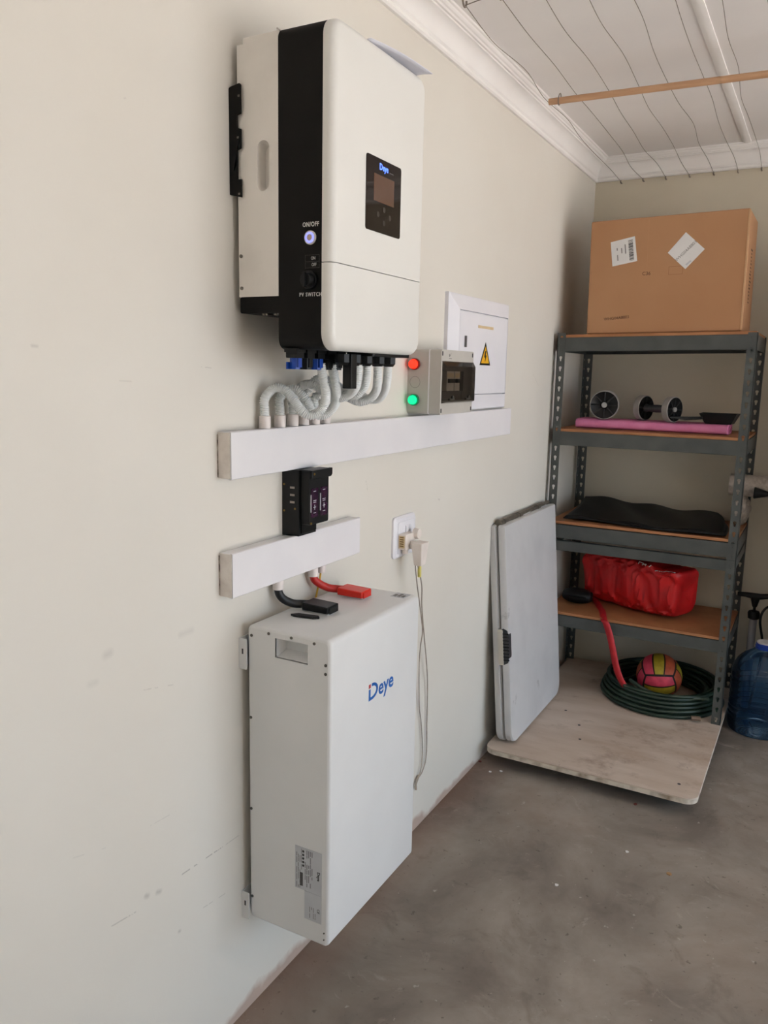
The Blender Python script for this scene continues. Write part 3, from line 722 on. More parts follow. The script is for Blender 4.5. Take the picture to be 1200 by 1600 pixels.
for y, z in ((1.506, 1.284), (1.503, 1.170)):
    obj('screw', MB().cyl((0.0765 if z > 1.2 else 0.070, y, z), (0.0795 if z > 1.2 else 0.073, y, z), 0.0028, n=10), M_brass, fd)
for x, z in ((0.006, 1.257), (0.006, 1.196), (0.036, 1.2025)):
    obj('rivet', MB().cyl((x, 1.492, z), (x, 1.4895, z), 0.0024, n=10), M_brass, fd)

# ------------------------------------------------------------------ battery
BX0, BX1, BY0, BY1, BZ0, BZ1 = 0.019, 0.2345, 1.335, 1.746, 0.262, 0.968
bat = thing('wall_battery', 'tall white wall-mounted lithium battery cabinet with blue logo', 'battery', (0.12, 1.54, BZ0))
profile = rrect(BX0, BX1, BZ0, BZ1, 0.013, 6)
def slab(y0, y1, e0, e1):
    loops = []
    def ring(ins, y): return [Vector((u, y, v)) for u, v in rrect(BX0 + ins, BX1 - ins, BZ0 + ins, BZ1 - ins, 0.013 - ins * .6, 6)]
    for i in range(4):
        t = (3 - i) / 3 * PI / 2; loops.append(ring(e0 * (1 - math.cos(t)), y0 + e0 * (1 - math.sin(t))))
    for i in range(4):
        t = i / 3 * PI / 2; loops.append(ring(e1 * (1 - math.cos(t)), y1 - e1 * (1 - math.sin(t))))
    return loops
hole = rect(0.094, 0.178, 0.907, 0.950)
sh = MB().loft(slab(BY0 + 0.0005, BY1, 0.007, 0.007), cap0=False)
sh.f = [tuple(reversed(f)) for f in sh.f]
obj('cabinet', sh, M_bat, bat, angle=50)
ins = 0.0065
obj('side_cover', MB().prism(rrect(BX0 + ins, BX1 - ins, BZ0 + ins, BZ1 - ins, 0.009, 6), [hole], side(BY0 + 0.004), 0, 0.0037), M_bat, bat)
hp = MB()
hin = rect(0.104, 0.175, 0.920, 0.947)
hp.loft([[Vector((u, BY0 + .0005, v)) for u, v in hole], [Vector((u, BY0 + 0.006, v)) for u, v in hole], [Vector((u, BY0 + 0.030, v)) for u, v in hin]], cap0=False)
obj('handle_recess', hp, M_bat, bat, smooth=False)
obj('recess_rim', MB().prism(rect(0.0925, 0.1795, 0.9055, 0.9515), [hole], side(BY0 + .0008), 0, 0.0008), M_bat, bat)
for x, z in ((0.031, 0.945), (0.077, 0.957), (0.136, 0.958), (0.194, 0.956), (0.2225, 0.914), (0.2225, 0.895), (0.0275, 0.755), (0.0265, 0.536), (0.027, 0.317), (0.2235, 0.296), (0.2235, 0.280)):
    r = 0.0033 if z > 0.3 else 0.0017
    obj('screw', MB().cyl((x, BY0 + .002, z), (x, BY0 - 0.0012, z), r, n=12), mat('dark_screw', S(96, 92, 86), rough=0.4, metal=0.6), bat)
for z0, z1 in ((0.866, 0.936), (0.258, 0.324)):
    wbk = obj('wall_bracket', MB().prism(rrect(0.0, 0.022, z0, z1, 0.003, 3), [], side(BY0 - 0.004), 0, 0.0025).box(0.0, 0.003, BY0 - 0.005, BY0 + 0.06, z0, z1).box(0.003, 0.0195, BY0 - .004, BY0 - .0005, z0 + .01, z1 - .01), M_bat, bat, bevel=0.0008)
    zc = (z0 + z1) / 2 + .006
    obj('bracket_slot', MB().prism(rect(0.009, 0.013, zc - .006, zc + .006), [], side(BY0 - 0.0065), 0, 0.0004), M_dprint, wbk)
# logo: an i with a red dot whose stem is the back of a D, then 'eye'
lgz, lgy = 0.779, 1.4965
LG = face(BX1)
def arc(cy, cz, ry, rz, a0, a1, n=14): return [(cy + ry * math.cos(math.radians(a0 + (a1 - a0) * i / n)), cz + rz * math.sin(math.radians(a0 + (a1 - a0) * i / n))) for i in range(n + 1)]
outer = arc(lgy + .014, lgz + .0195, .0285, .0195, -90, 90); inner = arc(lgy + .014, lgz + .0195, .0205, .0125, 90, -90)
lg = obj('logo', MB().prism([(lgy, lgz)] + outer + [(lgy + .0135, lgz + .039), (lgy + .0135, lgz + .032)] + inner + [(lgy + .008, lgz + .007), (lgy + .008, lgz + .027), (lgy, lgz + .027)], [], LG, 0, 0.0005), M_logo, bat)
obj('logo_dot', MB().prism(rect(lgy, lgy + .0085, lgz + .030, lgz + .039), [], LG, 0, 0.0005), M_logored, lg)
text('eye', 0.052, M_logo, lg, LG, lgy + 0.0445, lgz + 0.015, bold=0.0010, xs=1.02, align='LEFT', name='logo_lettering')
# rating plates on the near side (printed sideways)
SP = side(BY0)
def plate_lines(parent, u0, u1, v0, v1, cols, m, seed):
    rnd = random.Random(seed); mb = MB()
    for c in cols:
        v = v1 - 0.004
        while v > v0 + 0.005:
            l = rnd.uniform(0.006, 0.018); l = min(l, v - v0 - 0.003)
            if rnd.random() < 0.8: mb.prism(rect(c - .0006, c + .0006, v - l, v), [], SP, 0.0006, 0.0009)
            v -= l + rnd.uniform(0.001, 0.004)
    return obj('print', mb, m, parent, smooth=False)
rp = obj('rating_label', MB().prism(rect(0.147, 0.2165, 0.383, 0.485), [], SP, 0, 0.0006), M_label, bat)
plate_lines(rp, .147, .2165, .383, .485, [.1515 + .0042 * i for i in range(4)], M_gprint, 1)
plate_lines(rp, .147, .2165, .39, .485, [.174 + .0045 * i for i in range(5)], M_dprint, 2)
ic = MB()
for i in range(5): ic.prism(circ(0.1685, 0.476 - i * .0085, 0.0029, 8), [], SP, 0.0006, 0.001)
ic.prism(rect(0.160, 0.1675, 0.392, 0.424), [], SP, 0.0006, 0.001)
obj('label_symbols', ic, M_dprint, rp, smooth=False)
text('Deye', 0.010, M_dprint, rp, side(BY0 - .0006), 0.2085, 0.428, rot=-PI / 2, bold=.0003)
rq = obj('certificate_label', MB().prism(rect(0.172, 0.2165, 0.315, 0.3825), [], SP, 0, 0.0006), M_label, bat)
plate_lines(rq, .172, .2165, .318, .352, [.186 + .0048 * i for i in range(4)], M_gprint, 5)
text('CE', 0.009, M_dprint, rq, side(BY0 - .0006), 0.2085, 0.344, rot=-PI / 2)
# things on the lid
TP = top(BZ1)
hex_ = [(0.062, 1.4365), (0.072, 1.432), (0.122, 1.440), (0.132, 1.449), (0.124, 1.458), (0.074, 1.450)]
obj('lid_handle', MB().prism(hex_, [], TP, 0, 0.005), M_blk2, bat, bevel=0.0012)
tl = obj('lid_label', MB().prism([(0.176, 1.700), (0.214, 1.700), (0.214, 1.738), (0.176, 1.738)], [], TP, 0, 0.0006), M_label, bat)
mb = MB()
for i in range(3): mb.prism(rect(0.180 + i * .011, 0.188 + i * .011, 1.705, 1.71 + .008 * (i % 2) + .012), [], top(BZ1 + .0006), 0, 0.0004)
obj('print', mb, M_gprint, tl, smooth=False)
def battery_lead(name, label, y, pts, cabm, plugm, r):
    t = thing(name, label, 'cable', (0.1, y, BZ1))
    obj('socket_base', MB().prism(rrect(0.078, 0.134, y - .017, y + .017, 0.004, 3), [], top(BZ1), 0, 0.006), M_bat, t)
    pb = MB().loft([[Vector((x, y + s * w_, z)) for x, s, z in ((0.066, -1, BZ1 + .004), (0.136, -1, BZ1 + .004), (0.136, 1, BZ1 + .004), (0.066, 1, BZ1 + .004))] for w_ in (.024,)] +
                   [[Vector((0.066, y - .024, BZ1 + .022)), Vector((0.136, y - .024, BZ1 + .020)), Vector((0.136, y + .024, BZ1 + .020)), Vector((0.066, y + .024, BZ1 + .022))]])
    p = obj('plug_housing', pb, plugm, t, bevel=0.0025, seg=3)
    obj('plug_end', MB().box(0.136, 0.1385, y - .017, y + .019, BZ1 + .003, BZ1 + .017), plugm, p, bevel=0.0008)
    obj('cable', MB().tube(smooth_path(pts, 0.004), r, n=16), cabm, t, angle=180)
    q = pts[0]
    obj('adaptor', MB().cyl((q[0], q[1], 1.0445), (q[0], q[1], 1.020), 0.0125, n=24), M_adap, t, bevel=0.001)
yb, yr = 1.4985, 1.651
battery_lead('battery_lead', 'black battery cable with black plug on the battery lid', yb, [(0.0185, 1.449, 1.034), (0.020, 1.450, 1.012), (0.027, 1.458, 0.996), (0.041, 1.475, 0.984), (0.056, 1.490, 0.981), (0.072, yb, 0.981)], M_blkcab, M_blk2, 0.0095)
battery_lead('battery_lead', 'red battery cable with red plug on the battery lid', yr, [(0.0185, 1.592, 1.034), (0.020, 1.594, 1.014), (0.027, 1.606, 1.000), (0.041, 1.625, 0.987), (0.056, 1.642, 0.982), (0.072, yr, 0.981)], M_redcab, M_red, 0.0095)
ey = thing('earth_wire', 'thin yellow earth wire dropping from a white adaptor behind the red cable', 'cable', (0.0185, 1.63, 1.04))
obj('adaptor', MB().cyl((0.0185, 1.630, 1.0445), (0.0185, 1.630, 1.022), 0.011, n=20), M_adap, ey, bevel=0.001)
obj('wire', MB().tube(smooth_path([(0.0185, 1.628, 1.035), (0.018, 1.624, 1.008), (0.015, 1.618, 0.98), (0.012, 1.612, 0.945), (0.011, 1.61, 0.90)], 0.006), 0.0024, n=8), mat('yellow_wire', S(222, 176, 60), rough=0.5), ey)

# ------------------------------------------------------------------ wall socket, plugs and flex
so = thing('wall_socket', 'white square wall socket plate above the battery corner', 'socket', (0, 2.1, 0.975))
sy0, sy1, sz0, sz1 = 2.030, 2.168, 0.972, 1.096
obj('plate', MB().loft([[Vector((0, y, z)) for y, z in rrect(sy0, sy1, sz0, sz1, .012, 4)], [Vector((.006, y, z)) for y, z in rrect(sy0, sy1, sz0, sz1, .012, 4)], [Vector((.011, y, z)) for y, z in rrect(sy0 + .006, sy1 - .006, sz0 + .006, sz1 - .006, .010, 4)]]), M_db, so)
obj('socket_insert', MB().prism(rrect(2.048, 2.152, 0.986, 1.080, .006, 4), [], face(0.011), -.001, 0.0015), M_db, so, bevel=.0008)
for y in (2.098, 2.116):
    obj('rocker', MB().prism(rect(y - .006, y + .006, 1.046, 1.066), [], face(0.0125), -.001, 0.004), M_db, so, bevel=.001)
pa = thing('plug_adaptor', 'ivory plug adaptor with a yellowed ribbed sticker in the wall socket', 'plug', (0.02, 2.075, 1.0))
obj('body', MB().prism(rrect(2.050, 2.112, 1.000, 1.046, .006, 4), [], face(0), 0.0125, 0.036), M_plug, pa, bevel=.002)
stp = obj('sticker', MB().prism(rrect(0.0145, 0.033, 1.006, 1.042, .002, 3), [], side(2.050), 0, 0.0008), M_tape, pa)
for i in range(5):
    obj('rib', MB().prism(rect(0.018, 0.030, 1.0105 + i * .0065, 1.0135 + i * .0065), [], side(2.0492), 0, 0.0006), mat('sticker_ink', S(128, 100, 50), rough=.6), stp)
obj('cord_stub', MB().cyl((0.024, 2.072, 1.001), (0.024, 2.072, 0.986), 0.009, n=16), M_plug, pa)
obj('round_plug', MB().cyl((0.030, 2.118, 1.040), (0.048, 2.118, 1.040), 0.017, 0.015, n=20), M_plug, pa, bevel=.002)
wt = thing('power_adaptor', 'white plug-in power adaptor with yellow sleeve and trailing twin flex', 'power adaptor', (0.06, 2.09, 0.95))
W0 = [Vector((x, y, 1.022)) for x, y in ((.046, 2.064), (.082, 2.064), (.082, 2.116), (.046, 2.116))]
W1 = [Vector((x, y, 0.952)) for x, y in ((.052, 2.076), (.076, 2.076), (.076, 2.106), (.052, 2.106))]
obj('housing', MB().loft([W1, W0]), M_plug, wt, bevel=.0025)
obj('neck', MB().cyl((0.034, 2.085, 1.012), (0.048, 2.09, 1.008), 0.012, n=16), M_plug, wt)
sl = smooth_path([(0.064, 2.091, 0.954), (0.0625, 2.094, 0.936), (0.060, 2.100, 0.915)], .004)
obj('sleeve', MB().tube(sl, 0.0058, n=12), mat('pale_yellow_sleeve', S(226, 214, 120), rough=.5), wt)
def px_path(l): return [at(a, b, x=d) for a, b, d in l]
f1 = px_path([(653, 884, .062), (659, 915, .055), (659, 945, .045), (662, 985, .032), (666, 1030, .018), (668, 1070, .010), (667, 1130, .007), (666, 1180, .007), (660, 1205, .007), (652, 1218, .007), (648, 1230, .008)])
f2 = px_path([(649, 884, .058), (652, 915, .052), (656, 945, .042), (660, 985, .032), (657, 1010, .020), (655, 1040, .012), (655, 1100, .007), (658, 1130, .007), (660, 1170, .007), (657, 1205, .008), (649, 1222, .009)])
obj('flex', MB().tube(smooth_path(f1, .008), 0.0021, n=8), M_cordg, wt); obj('flex', MB().tube(smooth_path(f2, .008), 0.0019, n=8), M_cordg, wt)
kn = f1[-2]; obj('flex_knot', MB().tube(smooth_path([kn + Vector((0, .012, .01)), kn, kn + Vector((.001, -.012, -.012)), kn + Vector((.002, -.012, -.03))], .004), 0.004, n=8), M_cordg, wt)

# ------------------------------------------------------------------ cardboard box on the top shelf
def shelf1(x): return 1.693 + T1 * (x - 0.416)
cb = thing('cardboard_box', 'large brown cardboard box with white labels on the top shelf', 'box', (0.445, 3.66, 1.694), local=True, rot=(0, -T1, math.radians(-0.5)))
hw, hd, hh = 0.306, 0.155, 0.462
bx = MB().box(-hw, hw, -hd, hd, 0.001, hh)
obj('carton', bx, M_card, cb, bevel=0.006, seg=3)
CF = side(-hd)
def cxz(px, py):
    p = at(px, py, y=3.66 - hd); return p.x - 0.445, p.z - 1.694
obj('flap_edge', MB().prism(rect(hw - 0.006, hw + 0.0015, 0.004, hh - .004), [], CF, -0.004, 0.0015), mat('cardboard_edge', S(206, 164, 124), rough=.8), cb, bevel=.001)
obj('flap_seam', MB().prism(rect(-0.0705, -0.0695, 0.25, hh - .01), [], CF, 0, 0.0004), mat('card_crease', S(196, 148, 108), rough=.8), cb)
l1 = [cxz(*p) for p in ((959, 415), (998, 407), (995, 368), (957, 377))]
la = obj('barcode_label', MB().prism(l1, [], CF, 0, 0.0006), M_paper, cb)
c0 = Vector(l1[0]); eu = (Vector(l1[1]) - c0); ev = (Vector(l1[3]) - c0)
bc = MB(); rnd = random.Random(3); t = 0.08
while t < 0.92:
    w_ = rnd.choice((.012, .02, .03))
    bc.prism([tuple(c0 + eu * a + ev * b) for a, b in ((.70, t), (.88, t), (.88, t + w_), (.70, t + w_))], [], CF, .0006, .001); t += w_ + rnd.choice((.012, .02, .024))
obj('barcode', bc, M_dprint, la, smooth=False)
ang = math.atan2(ev.y, ev.x)
fp = MB()
for a, b0, b1 in ((.22, .60, .70), (.40, .45, .66), (.55, .40, .78), (.22, .18, .42)):
    fp.prism([tuple(c0 + eu * u_ + ev * v_) for u_, v_ in ((a, b0), (a + .035, b0), (a + .035, b1), (a, b1))], [], CF, .0006, .001)
obj('fine_print', fp, M_gprint, la, smooth=False)
l2 = [cxz(*p) for p in ((1046, 395), (1073, 421), (1104, 390), (1075, 363))]
lb_ = obj('diamond_label', MB().prism(l2, [], CF, 0, 0.0006), M_paper, cb)
q = (Vector(l2[0]) + Vector(l2[2])) / 2; text('WHG04A8803', 0.0165, M_gprint, lb_, side(-hd - .0006), q.x, q.y, rot=math.radians(44))
q = cxz(1078, 412); obj('fine_print', MB().prism([(q[0] - .012, q[1] - .004), (q[0] - .006, q[1] - .008), (q[0] + .012, q[1] + .008), (q[0] + .006, q[1] + .012)], [], CF, .0006, .001), M_label, lb_, smooth=False)
M_marker = mat('brown_ink', S(88, 58, 40), rough=.8)
q = cxz(1012, 427); text('C36', 0.020, M_marker, cb, CF, q[0], q[1])
q = cxz(964, 496); text('WHG04A8803', 0.017, M_marker, cb, CF, q[0], q[1], rot=0.07)
q = cxz(1057, 421); obj('tape_outline', MB().prism(rect(q[0] - .025, q[0] + .03, q[1] - .02, q[1] + .012), [rect(q[0] - .0235, q[0] + .0285, q[1] - .0185, q[1] + .0105)], CF, 0, .0004), mat('card_dark', S(160, 112, 74), rough=.8), cb)  # thin rectangular outline in darker card colour
mk = MB(); rnd = random.Random(9)
for i in range(16):
    v_ = 0.12 + i * .0135; mk.prism(rect(-.03 + rnd.uniform(0, .02), .01 + rnd.uniform(0, .03), v_, v_ + rnd.uniform(.003, .007)), [], Matrix(((0, 0, 1, hw), (1, 0, 0, 0), (0, 1, 0, 0), (0, 0, 0, 1))), 0, .0005)
obj('side_print', mk, M_marker, cb, smooth=False)

# ------------------------------------------------------------------ second shelf: mat, rollers, tray
SH2 = 1.284
ym = thing('exercise_mat', 'pink ribbed exercise mat folded flat on the second shelf', 'mat', (0.41, 3.68, SH2))
mm = MB()
def matsec(x):
    pts = []
    for i in range(40):
        a = 2 * PI * i / 40; cy, sy_ = math.cos(a), math.sin(a)
        yy = 3.675 + 0.088 * (abs(cy) ** 0.35) * (1 if cy > 0 else -1); zz = SH2 + 0.0205 + 0.0205 * (abs(sy_) ** 0.5) * (1 if sy_ > 0 else -1)
        pts.append((yy, zz))
    return pts
n = 250; loops = []
for i in range(n + 1):
    x = 0.092 + 0.632 * i / n; k = 0.0012 * (i % 2)
    loops.append([Vector((x, y + (k if y > 3.675 else -k), z + (k if z > SH2 + .02 else 0) + 0.0008)) for y, z in matsec(x)])
mm.loft(loops)
obj('foam_body', mm, M_pink, ym, angle=80)
def spiral(xc):
    mb = MB(); 
    pts = []
    for t in range(60):
        k = t / 59; rr = 1 - 0.75 * k; a = k * 5 * PI
        pts.append(Vector((xc, 3.675 + 0.08 * rr * math.cos(a), SH2 + 0.021 + 0.017 * rr * math.sin(a))))
    return mb.tube(pts, 0.0012, n=5)
for xc in (0.0915, 0.7245): obj('fold_edge', spiral(xc), mat('mat_edge', S(196, 88, 132), rough=.8), ym)
MT = SH2 + 0.0425
def roller(name, label, a, b, r, wdt, sep_pct=None):
    a = Vector(a); b = Vector(b); d = (b - a).normalized(); mid = (a + b) / 2
    t = thing(name, label, 'exercise wheel', (mid.x, mid.y, MT), 'exercise rollers on the pink mat')
    for c in (a, b):
        tyre = MB().lathe([(r * .93, -wdt / 2), (r, -wdt / 2 + .002), (r, wdt / 2 - .002), (r * .93, wdt / 2)], c, 40, d)
        wv = obj('wheel', MB().lathe([(0.0001, -wdt / 2 + .004), (r * .25, -wdt / 2 + .004), (r * .30, -wdt / 2 + .007), (r * .88, -wdt / 2 + .003), (r * .93, -wdt / 2), (r * .93, wdt / 2), (r * .88, wdt / 2 - .003), (r * .30, wdt / 2 - .007), (r * .25, wdt / 2 - .004), (0.0001, wdt / 2 - .004)], c, 40, d), M_blk2, t, angle=40)
        obj('tyre', tyre, M_rim, wv)
        u = d.orthogonal().normalized(); w_ = d.cross(u)
        for k in range(8):
            an = 2 * PI * k / 8; e = u * math.cos(an) + w_ * math.sin(an)
            for s_ in (-1, 1):
                obj('spoke', MB().tube([c + e * r * .28 + d * s_ * (wdt / 2 - .004), c + e * r * .88 + d * s_ * (wdt / 2 - .003)], .0035, n=6), mat('charcoal_spoke', S(30, 29, 29), rough=.6), wv)
        for s_ in (-1, 1):
            obj('hub_cap', MB().cyl(c + d * s_ * (wdt / 2 - .005), c + d * s_ * (wdt / 2 + .003), r * .2, r * .17, n=20), mat('grey_hub', S(168, 166, 164), rough=.4), wv)
    obj('axle_grip', MB().tube([a + d * wdt / 2, a + d * (wdt / 2 + .012), mid, b - d * (wdt / 2 + .012), b - d * wdt / 2], lambda i: (.019, .015, .017, .015, .019)[i], n=18), M_grip, t)
    return t
r1 = 0.063; roller('exercise_roller', 'exercise roller facing outward at the left end of the pink mat', (0.209, 3.612, MT + r1), (0.186, 3.722, MT + r1), r1, 0.030)
r2 = 0.0545; roller('exercise_roller', 'exercise roller lying crosswise in the middle of the pink mat', (0.366, 3.672, MT + r2), (0.497, 3.606, MT + r2), r2, 0.030)
ty = thing('black_tray', 'shallow black plastic pan with a flat handle on the pink mat', 'pan', (0.66, 3.65, MT))
o_ = [(0.605, 3.610), (0.752, 3.600), (0.756, 3.730), (0.602, 3.735)]; i_ = [(0.630, 3.622), (0.732, 3.612), (0.736, 3.715), (0.628, 3.72)]
def ringz(l, z): return [Vector((a, b, z)) for a, b in l]
def shrink(l, k):
    cx = sum(p[0] for p in l) / 4; cy = sum(p[1] for p in l) / 4
    return [(cx + (p[0] - cx) * k, cy + (p[1] - cy) * k) for p in l]
obj('pan_body', MB().loft([ringz(i_, MT + .0005), ringz(o_, MT + .043), ringz(shrink(o_, .965), MT + .043), ringz(shrink(i_, .95), MT + .004)], cap1=True), M_blk2, ty, bevel=.0015)
obj('handle', MB().loft([[Vector((0.62, 3.615 + a, MT + .024 + b)) for a, b in ((-.012, -.006), (.012, -.006), (.012, .006), (-.012, .006))], [Vector((0.56, 3.60 + a, MT + .020 + b)) for a, b in ((-.014, -.007), (.014, -.007), (.014, .007), (-.014, .007))], [Vector((0.50, 3.565 + a, MT + .024 + b)) for a, b in ((-.010, -.004), (.010, -.004), (.010, .004), (-.010, .004))]]), M_blk2, ty, bevel=.002)

# ------------------------------------------------------------------ third shelf: black sheet, bubble wrap
SH3 = 0.872
shp = MB()
def sheet(u, v, k=0):
    x = 0.085 + 0.662 * u * (1 - 0.08 * max(v, 0.0)) + 0.015 * math.sin(4 * v) ; y = 3.515 + 0.40 * v
    base = 0.010 + 0.045 * (max(v, 0.0) ** 1.3) * (0.75 + 0.3 * math.cos(3.2 * u + .3)) + 0.010 * math.sin(7 * u + 2 * v) * math.sin(PI * v) + 0.006 * math.sin(17 * u + 5 * v)
    ed = 0.022 * math.sin(5 * u + 1) * (1 - v)
    return Vector((x, y + ed, SH3 + 0.006 + max(0.004, base) * (1 - k) + 0.003 * k * (1.5 + math.sin(9 * u))))
bs = thing('folded_tarpaulin', 'crumpled black plastic sheet folded on the middle shelf', 'tarpaulin', (0.43, 3.7, SH3))
obj('upper_fold', MB().grid(lambda u, v: sheet(u, v), 44, 24), M_sheet, bs, solid=0.004, angle=80)
obj('lower_fold', MB().grid(lambda u, v: sheet(u * 1.03 - .005, v * 1.01 - .022, 1), 44, 12), M_sheet, bs, solid=0.006, angle=80)
obj('middle_fold', MB().grid(lambda u, v: (sheet(u, v) + sheet(u, v, 1)) / 2 + Vector((0.012 * math.sin(3 * u), -0.006, 0)), 44, 12), M_sheet, bs, solid=0.005, angle=80)
bw = thing('crumpled_wrap', 'crumpled clump of bubble wrap on the middle shelf behind the right post', 'bubble wrap', (0.79, 3.87, SH3))
cl_ = MB()
def clump(u, v):
    a = 2 * PI * u; b = PI * (v - .5)
    r = 1 + 0.13 * math.sin(5 * a + 3 * b) + 0.10 * math.sin(9 * a - 7 * b)
    return Vector((0.782 + 0.036 * r * math.cos(a) * math.cos(b), 3.86 + 0.06 * r * math.sin(a) * math.cos(b), SH3 + 0.070 + 0.068 * (r * .1 + .9) * math.sin(b)))
cl_.grid(clump, 40, 22); obj('wrap', cl_, M_bub, bw, angle=60)
rl = thing('bubble_wrap_roll', 'roll of bubble wrap sticking out of the right end of the rack', 'roll', (0.95, 3.86, 1.0))
rm = MB(); loops = []
for i in range(70):
    x = 0.728 + 0.455 * i / 69; loops.append([Vector((x, 3.86 + (.0475 + .0012 * math.sin(i * 2.1 + k * 1.7)) * math.cos(2 * PI * k / 36), 1.052 + (.0475 + .0012 * math.sin(i * 2.1 + k * 1.7)) * math.sin(2 * PI * k / 36))) for k in range(36)])
rm.loft(loops); obj('wrap', rm, M_bub, rl, angle=60)
obj('core', MB().cyl((0.7265, 3.86, 1.052), (1.1845, 3.86, 1.052), .018, n=20), M_card, rl)
um = thing('silver_rod', 'silver rod with a black conical tip beside the bubble wrap roll', 'rod', (1.0, 3.85, 1.03))
A_ = at(1178, 770, y=3.79); B_ = at(1197, 771, y=3.79); B_.y = 3.80
dd_ = Vector((0.95, 0.02, -0.02)).normalized()
B_ = A_ + dd_ * 0.062
obj('cone_tip', MB().lathe([(0.0001, 0), (0.024, 0.0), (0.0255, 0.004), (0.010, 0.058), (0.0001, 0.060)], A_, 28, dd_), M_blk2, um)
obj('shaft', MB().cyl(A_ + dd_ * .055, A_ + dd_ * 0.31, .0055, n=14), M_metal, um)

# ------------------------------------------------------------------ fourth shelf: red bag, strap, dark pouch
SH4 = 0.455
bg_ = thing('red_bag', 'bright red woven carrier bag lying crumpled on the lowest shelf', 'bag', (0.42, 3.72, SH4))
rb = MB(); nb = 72; mb_ = 64
AX = Vector((0.44, -0.20, 0)).normalized(); PX = Vector((-AX.y, AX.x, 0)) * -1.0   # along, and towards the viewer
BC = Vector((0.405, 3.735, SH4))
from mathutils import noise as NZ
def bagpt(u, v):
    """u along the bag, v around its section"""
    s = (u - .5) * 2
    a = 2 * PI * v; c, q = math.cos(a), math.sin(a)
    sq = lambda w_, e: (abs(w_) ** e) * (1 if w_ > 0 else -1)
    dep = 0.104 * (1 - 0.12 * abs(s) ** 3); hgt = 0.128 * (1 - 0.06 * s * s) * (0.97 - 0.05 * s)
    o = sq(c, .42) * dep; h = sq(q, .42) * hgt
    fold = NZ.noise(Vector((u * 9.0 + q * 1.2, q * 1.4 + u * 2, 3.1)))
    ridge = 1 - abs(NZ.noise(Vector((u * 13.0 - q * 2.6, q * 2.2 + u * 5, 7.7)))) * 2.2
    wr = 0.024 * fold + 0.013 * max(0, ridge) ** 3 - 0.006
    front = 0.35 + 0.65 * max(0, c)
    o += wr * front * (1 if c > 0 else -0.4)
    h += 0.5 * wr * max(0, q)
    return BC + AX * (s * 0.250 - 0.028 * (1 - q) * max(0, s) + 0.012 * (1 - q) * min(0, s)) + PX * (o + .030 * q) + Vector((0, 0, max(0.003, 0.126 + h)))
loops = []
for i in range(nb + 1):
    loops.append([bagpt(i / nb, k / mb_) for k in range(mb_)])
e0 = sum(loops[0], Vector()) / mb_; e1 = sum(loops[-1], Vector()) / mb_
def capl(l, e, k, push): return [e + (p - e) * k + AX * push for p in l]
loops = [capl(loops[0], e0, .02, -.012), capl(loops[0], e0, .55, -.010), capl(loops[0], e0, .92, -.006)] + loops + [capl(loops[-1], e1, .92, .006), capl(loops[-1], e1, .5, .004), capl(loops[-1], e1, .02, -.012)]
rb.loft(loops); 
for v in rb.v: v.z = max(v.z, SH4 + 0.002)
rbo = obj('sack', rb, M_bag, bg_, angle=50)
# white print on the upper side of the bag
def on_bag(u, v, lift=.0016):
    p = bagpt(u, v); n_ = (bagpt(u + .01, v) - bagpt(u - .01, v)).cross(bagpt(u, v + .01) - bagpt(u, v - .01)).normalized()
    if n_.dot(CAM - p) < 0: n_ = -n_
    return p + n_ * lift
pr = MB(); pts = [on_bag(.80 + .17 * k / 18, .115 + .05 * math.sin(k / 18 * 2)) for k in range(19)]
for i in range(0, 18, 1): pr.tube([pts[i], pts[i] + (pts[i + 1] - pts[i]) * .6], .0016, n=5)
for e in (pts[0], pts[-1]): pr.lathe([(.0001, -.003), (.004, 0), (.0001, .003)], e, 10)
obj('dotted_print', pr, M_print, rbo)
for u0 in (.60,):
    l = [on_bag(u, v) for u, v in ((u0, .15), (u0, .185), (u0 + .03, .19), (u0 + .035, .15))]
    l2_ = [on_bag(u, v) for u, v in ((u0 + .035, .175), (u0 + .065, .185), (u0 + .07, .148))]
    obj('letter_print', MB().tube(l, .0022, n=6).tube(l2_, .0022, n=6), M_print, rbo)
    obj('letter_print', MB().tube([on_bag(.72, .15), on_bag(.74, .168)], .002, n=6), M_print, rbo)
stp_ = [at(926, 930, z=SH4 + .012), at(931, 938, z=SH4 + .005), at(936, 947, z=SH4 + .004), at(941, 955, z=SH4 + .004), Vector((at(944, 962, y=3.472).x, 3.474, SH4 - .002)), at(947, 974, y=3.468), at(952, 990, y=3.468), at(957, 1012, y=3.468), at(962, 1038, y=3.47), at(969, 1060, y=3.475), at(980, 1078, y=3.49)]
sp = smooth_path(stp_, .01); sb_ = MB(); w_ = 0.0145
vs = []
for i, p in enumerate(sp):
    sd = Vector((0.94, 0.05, 0.12)).normalized(); vs += [p - sd * w_, p + sd * w_]
sb_.add(vs, [(2 * i, 2 * i + 1, 2 * i + 3, 2 * i + 2) for i in range(len(sp) - 1)])
obj('strap', sb_, M_strap, bg_, solid=.002, angle=80)
po = thing('dark_pouch', 'small black pouch in the shadow at the left end of the lowest shelf', 'pouch', (0.125, 3.66, SH4))
pm_ = MB(); pl_ = []
for i in range(13):
    s = i / 12; r = 0.045 * (math.sin(PI * (0.12 + .76 * s)) ** .5)
    pl_.append([Vector((0.065 + 0.13 * s, 3.67 + r * 1.1 * math.cos(2 * PI * k / 24) * (1 + .08 * math.sin(3 * k + i)), SH4 + .002 + max(0, .036 + r * .8 * math.sin(2 * PI * k / 24)))) for k in range(24)])
pm_.loft(pl_); obj('pouch_body', pm_, M_sheet, po, angle=70)
obj('zip', MB().tube([(0.08, 3.625, SH4 + .042), (0.13, 3.618, SH4 + .045), (0.18, 3.625, SH4 + .042)], .003, n=6), M_blk2, po)

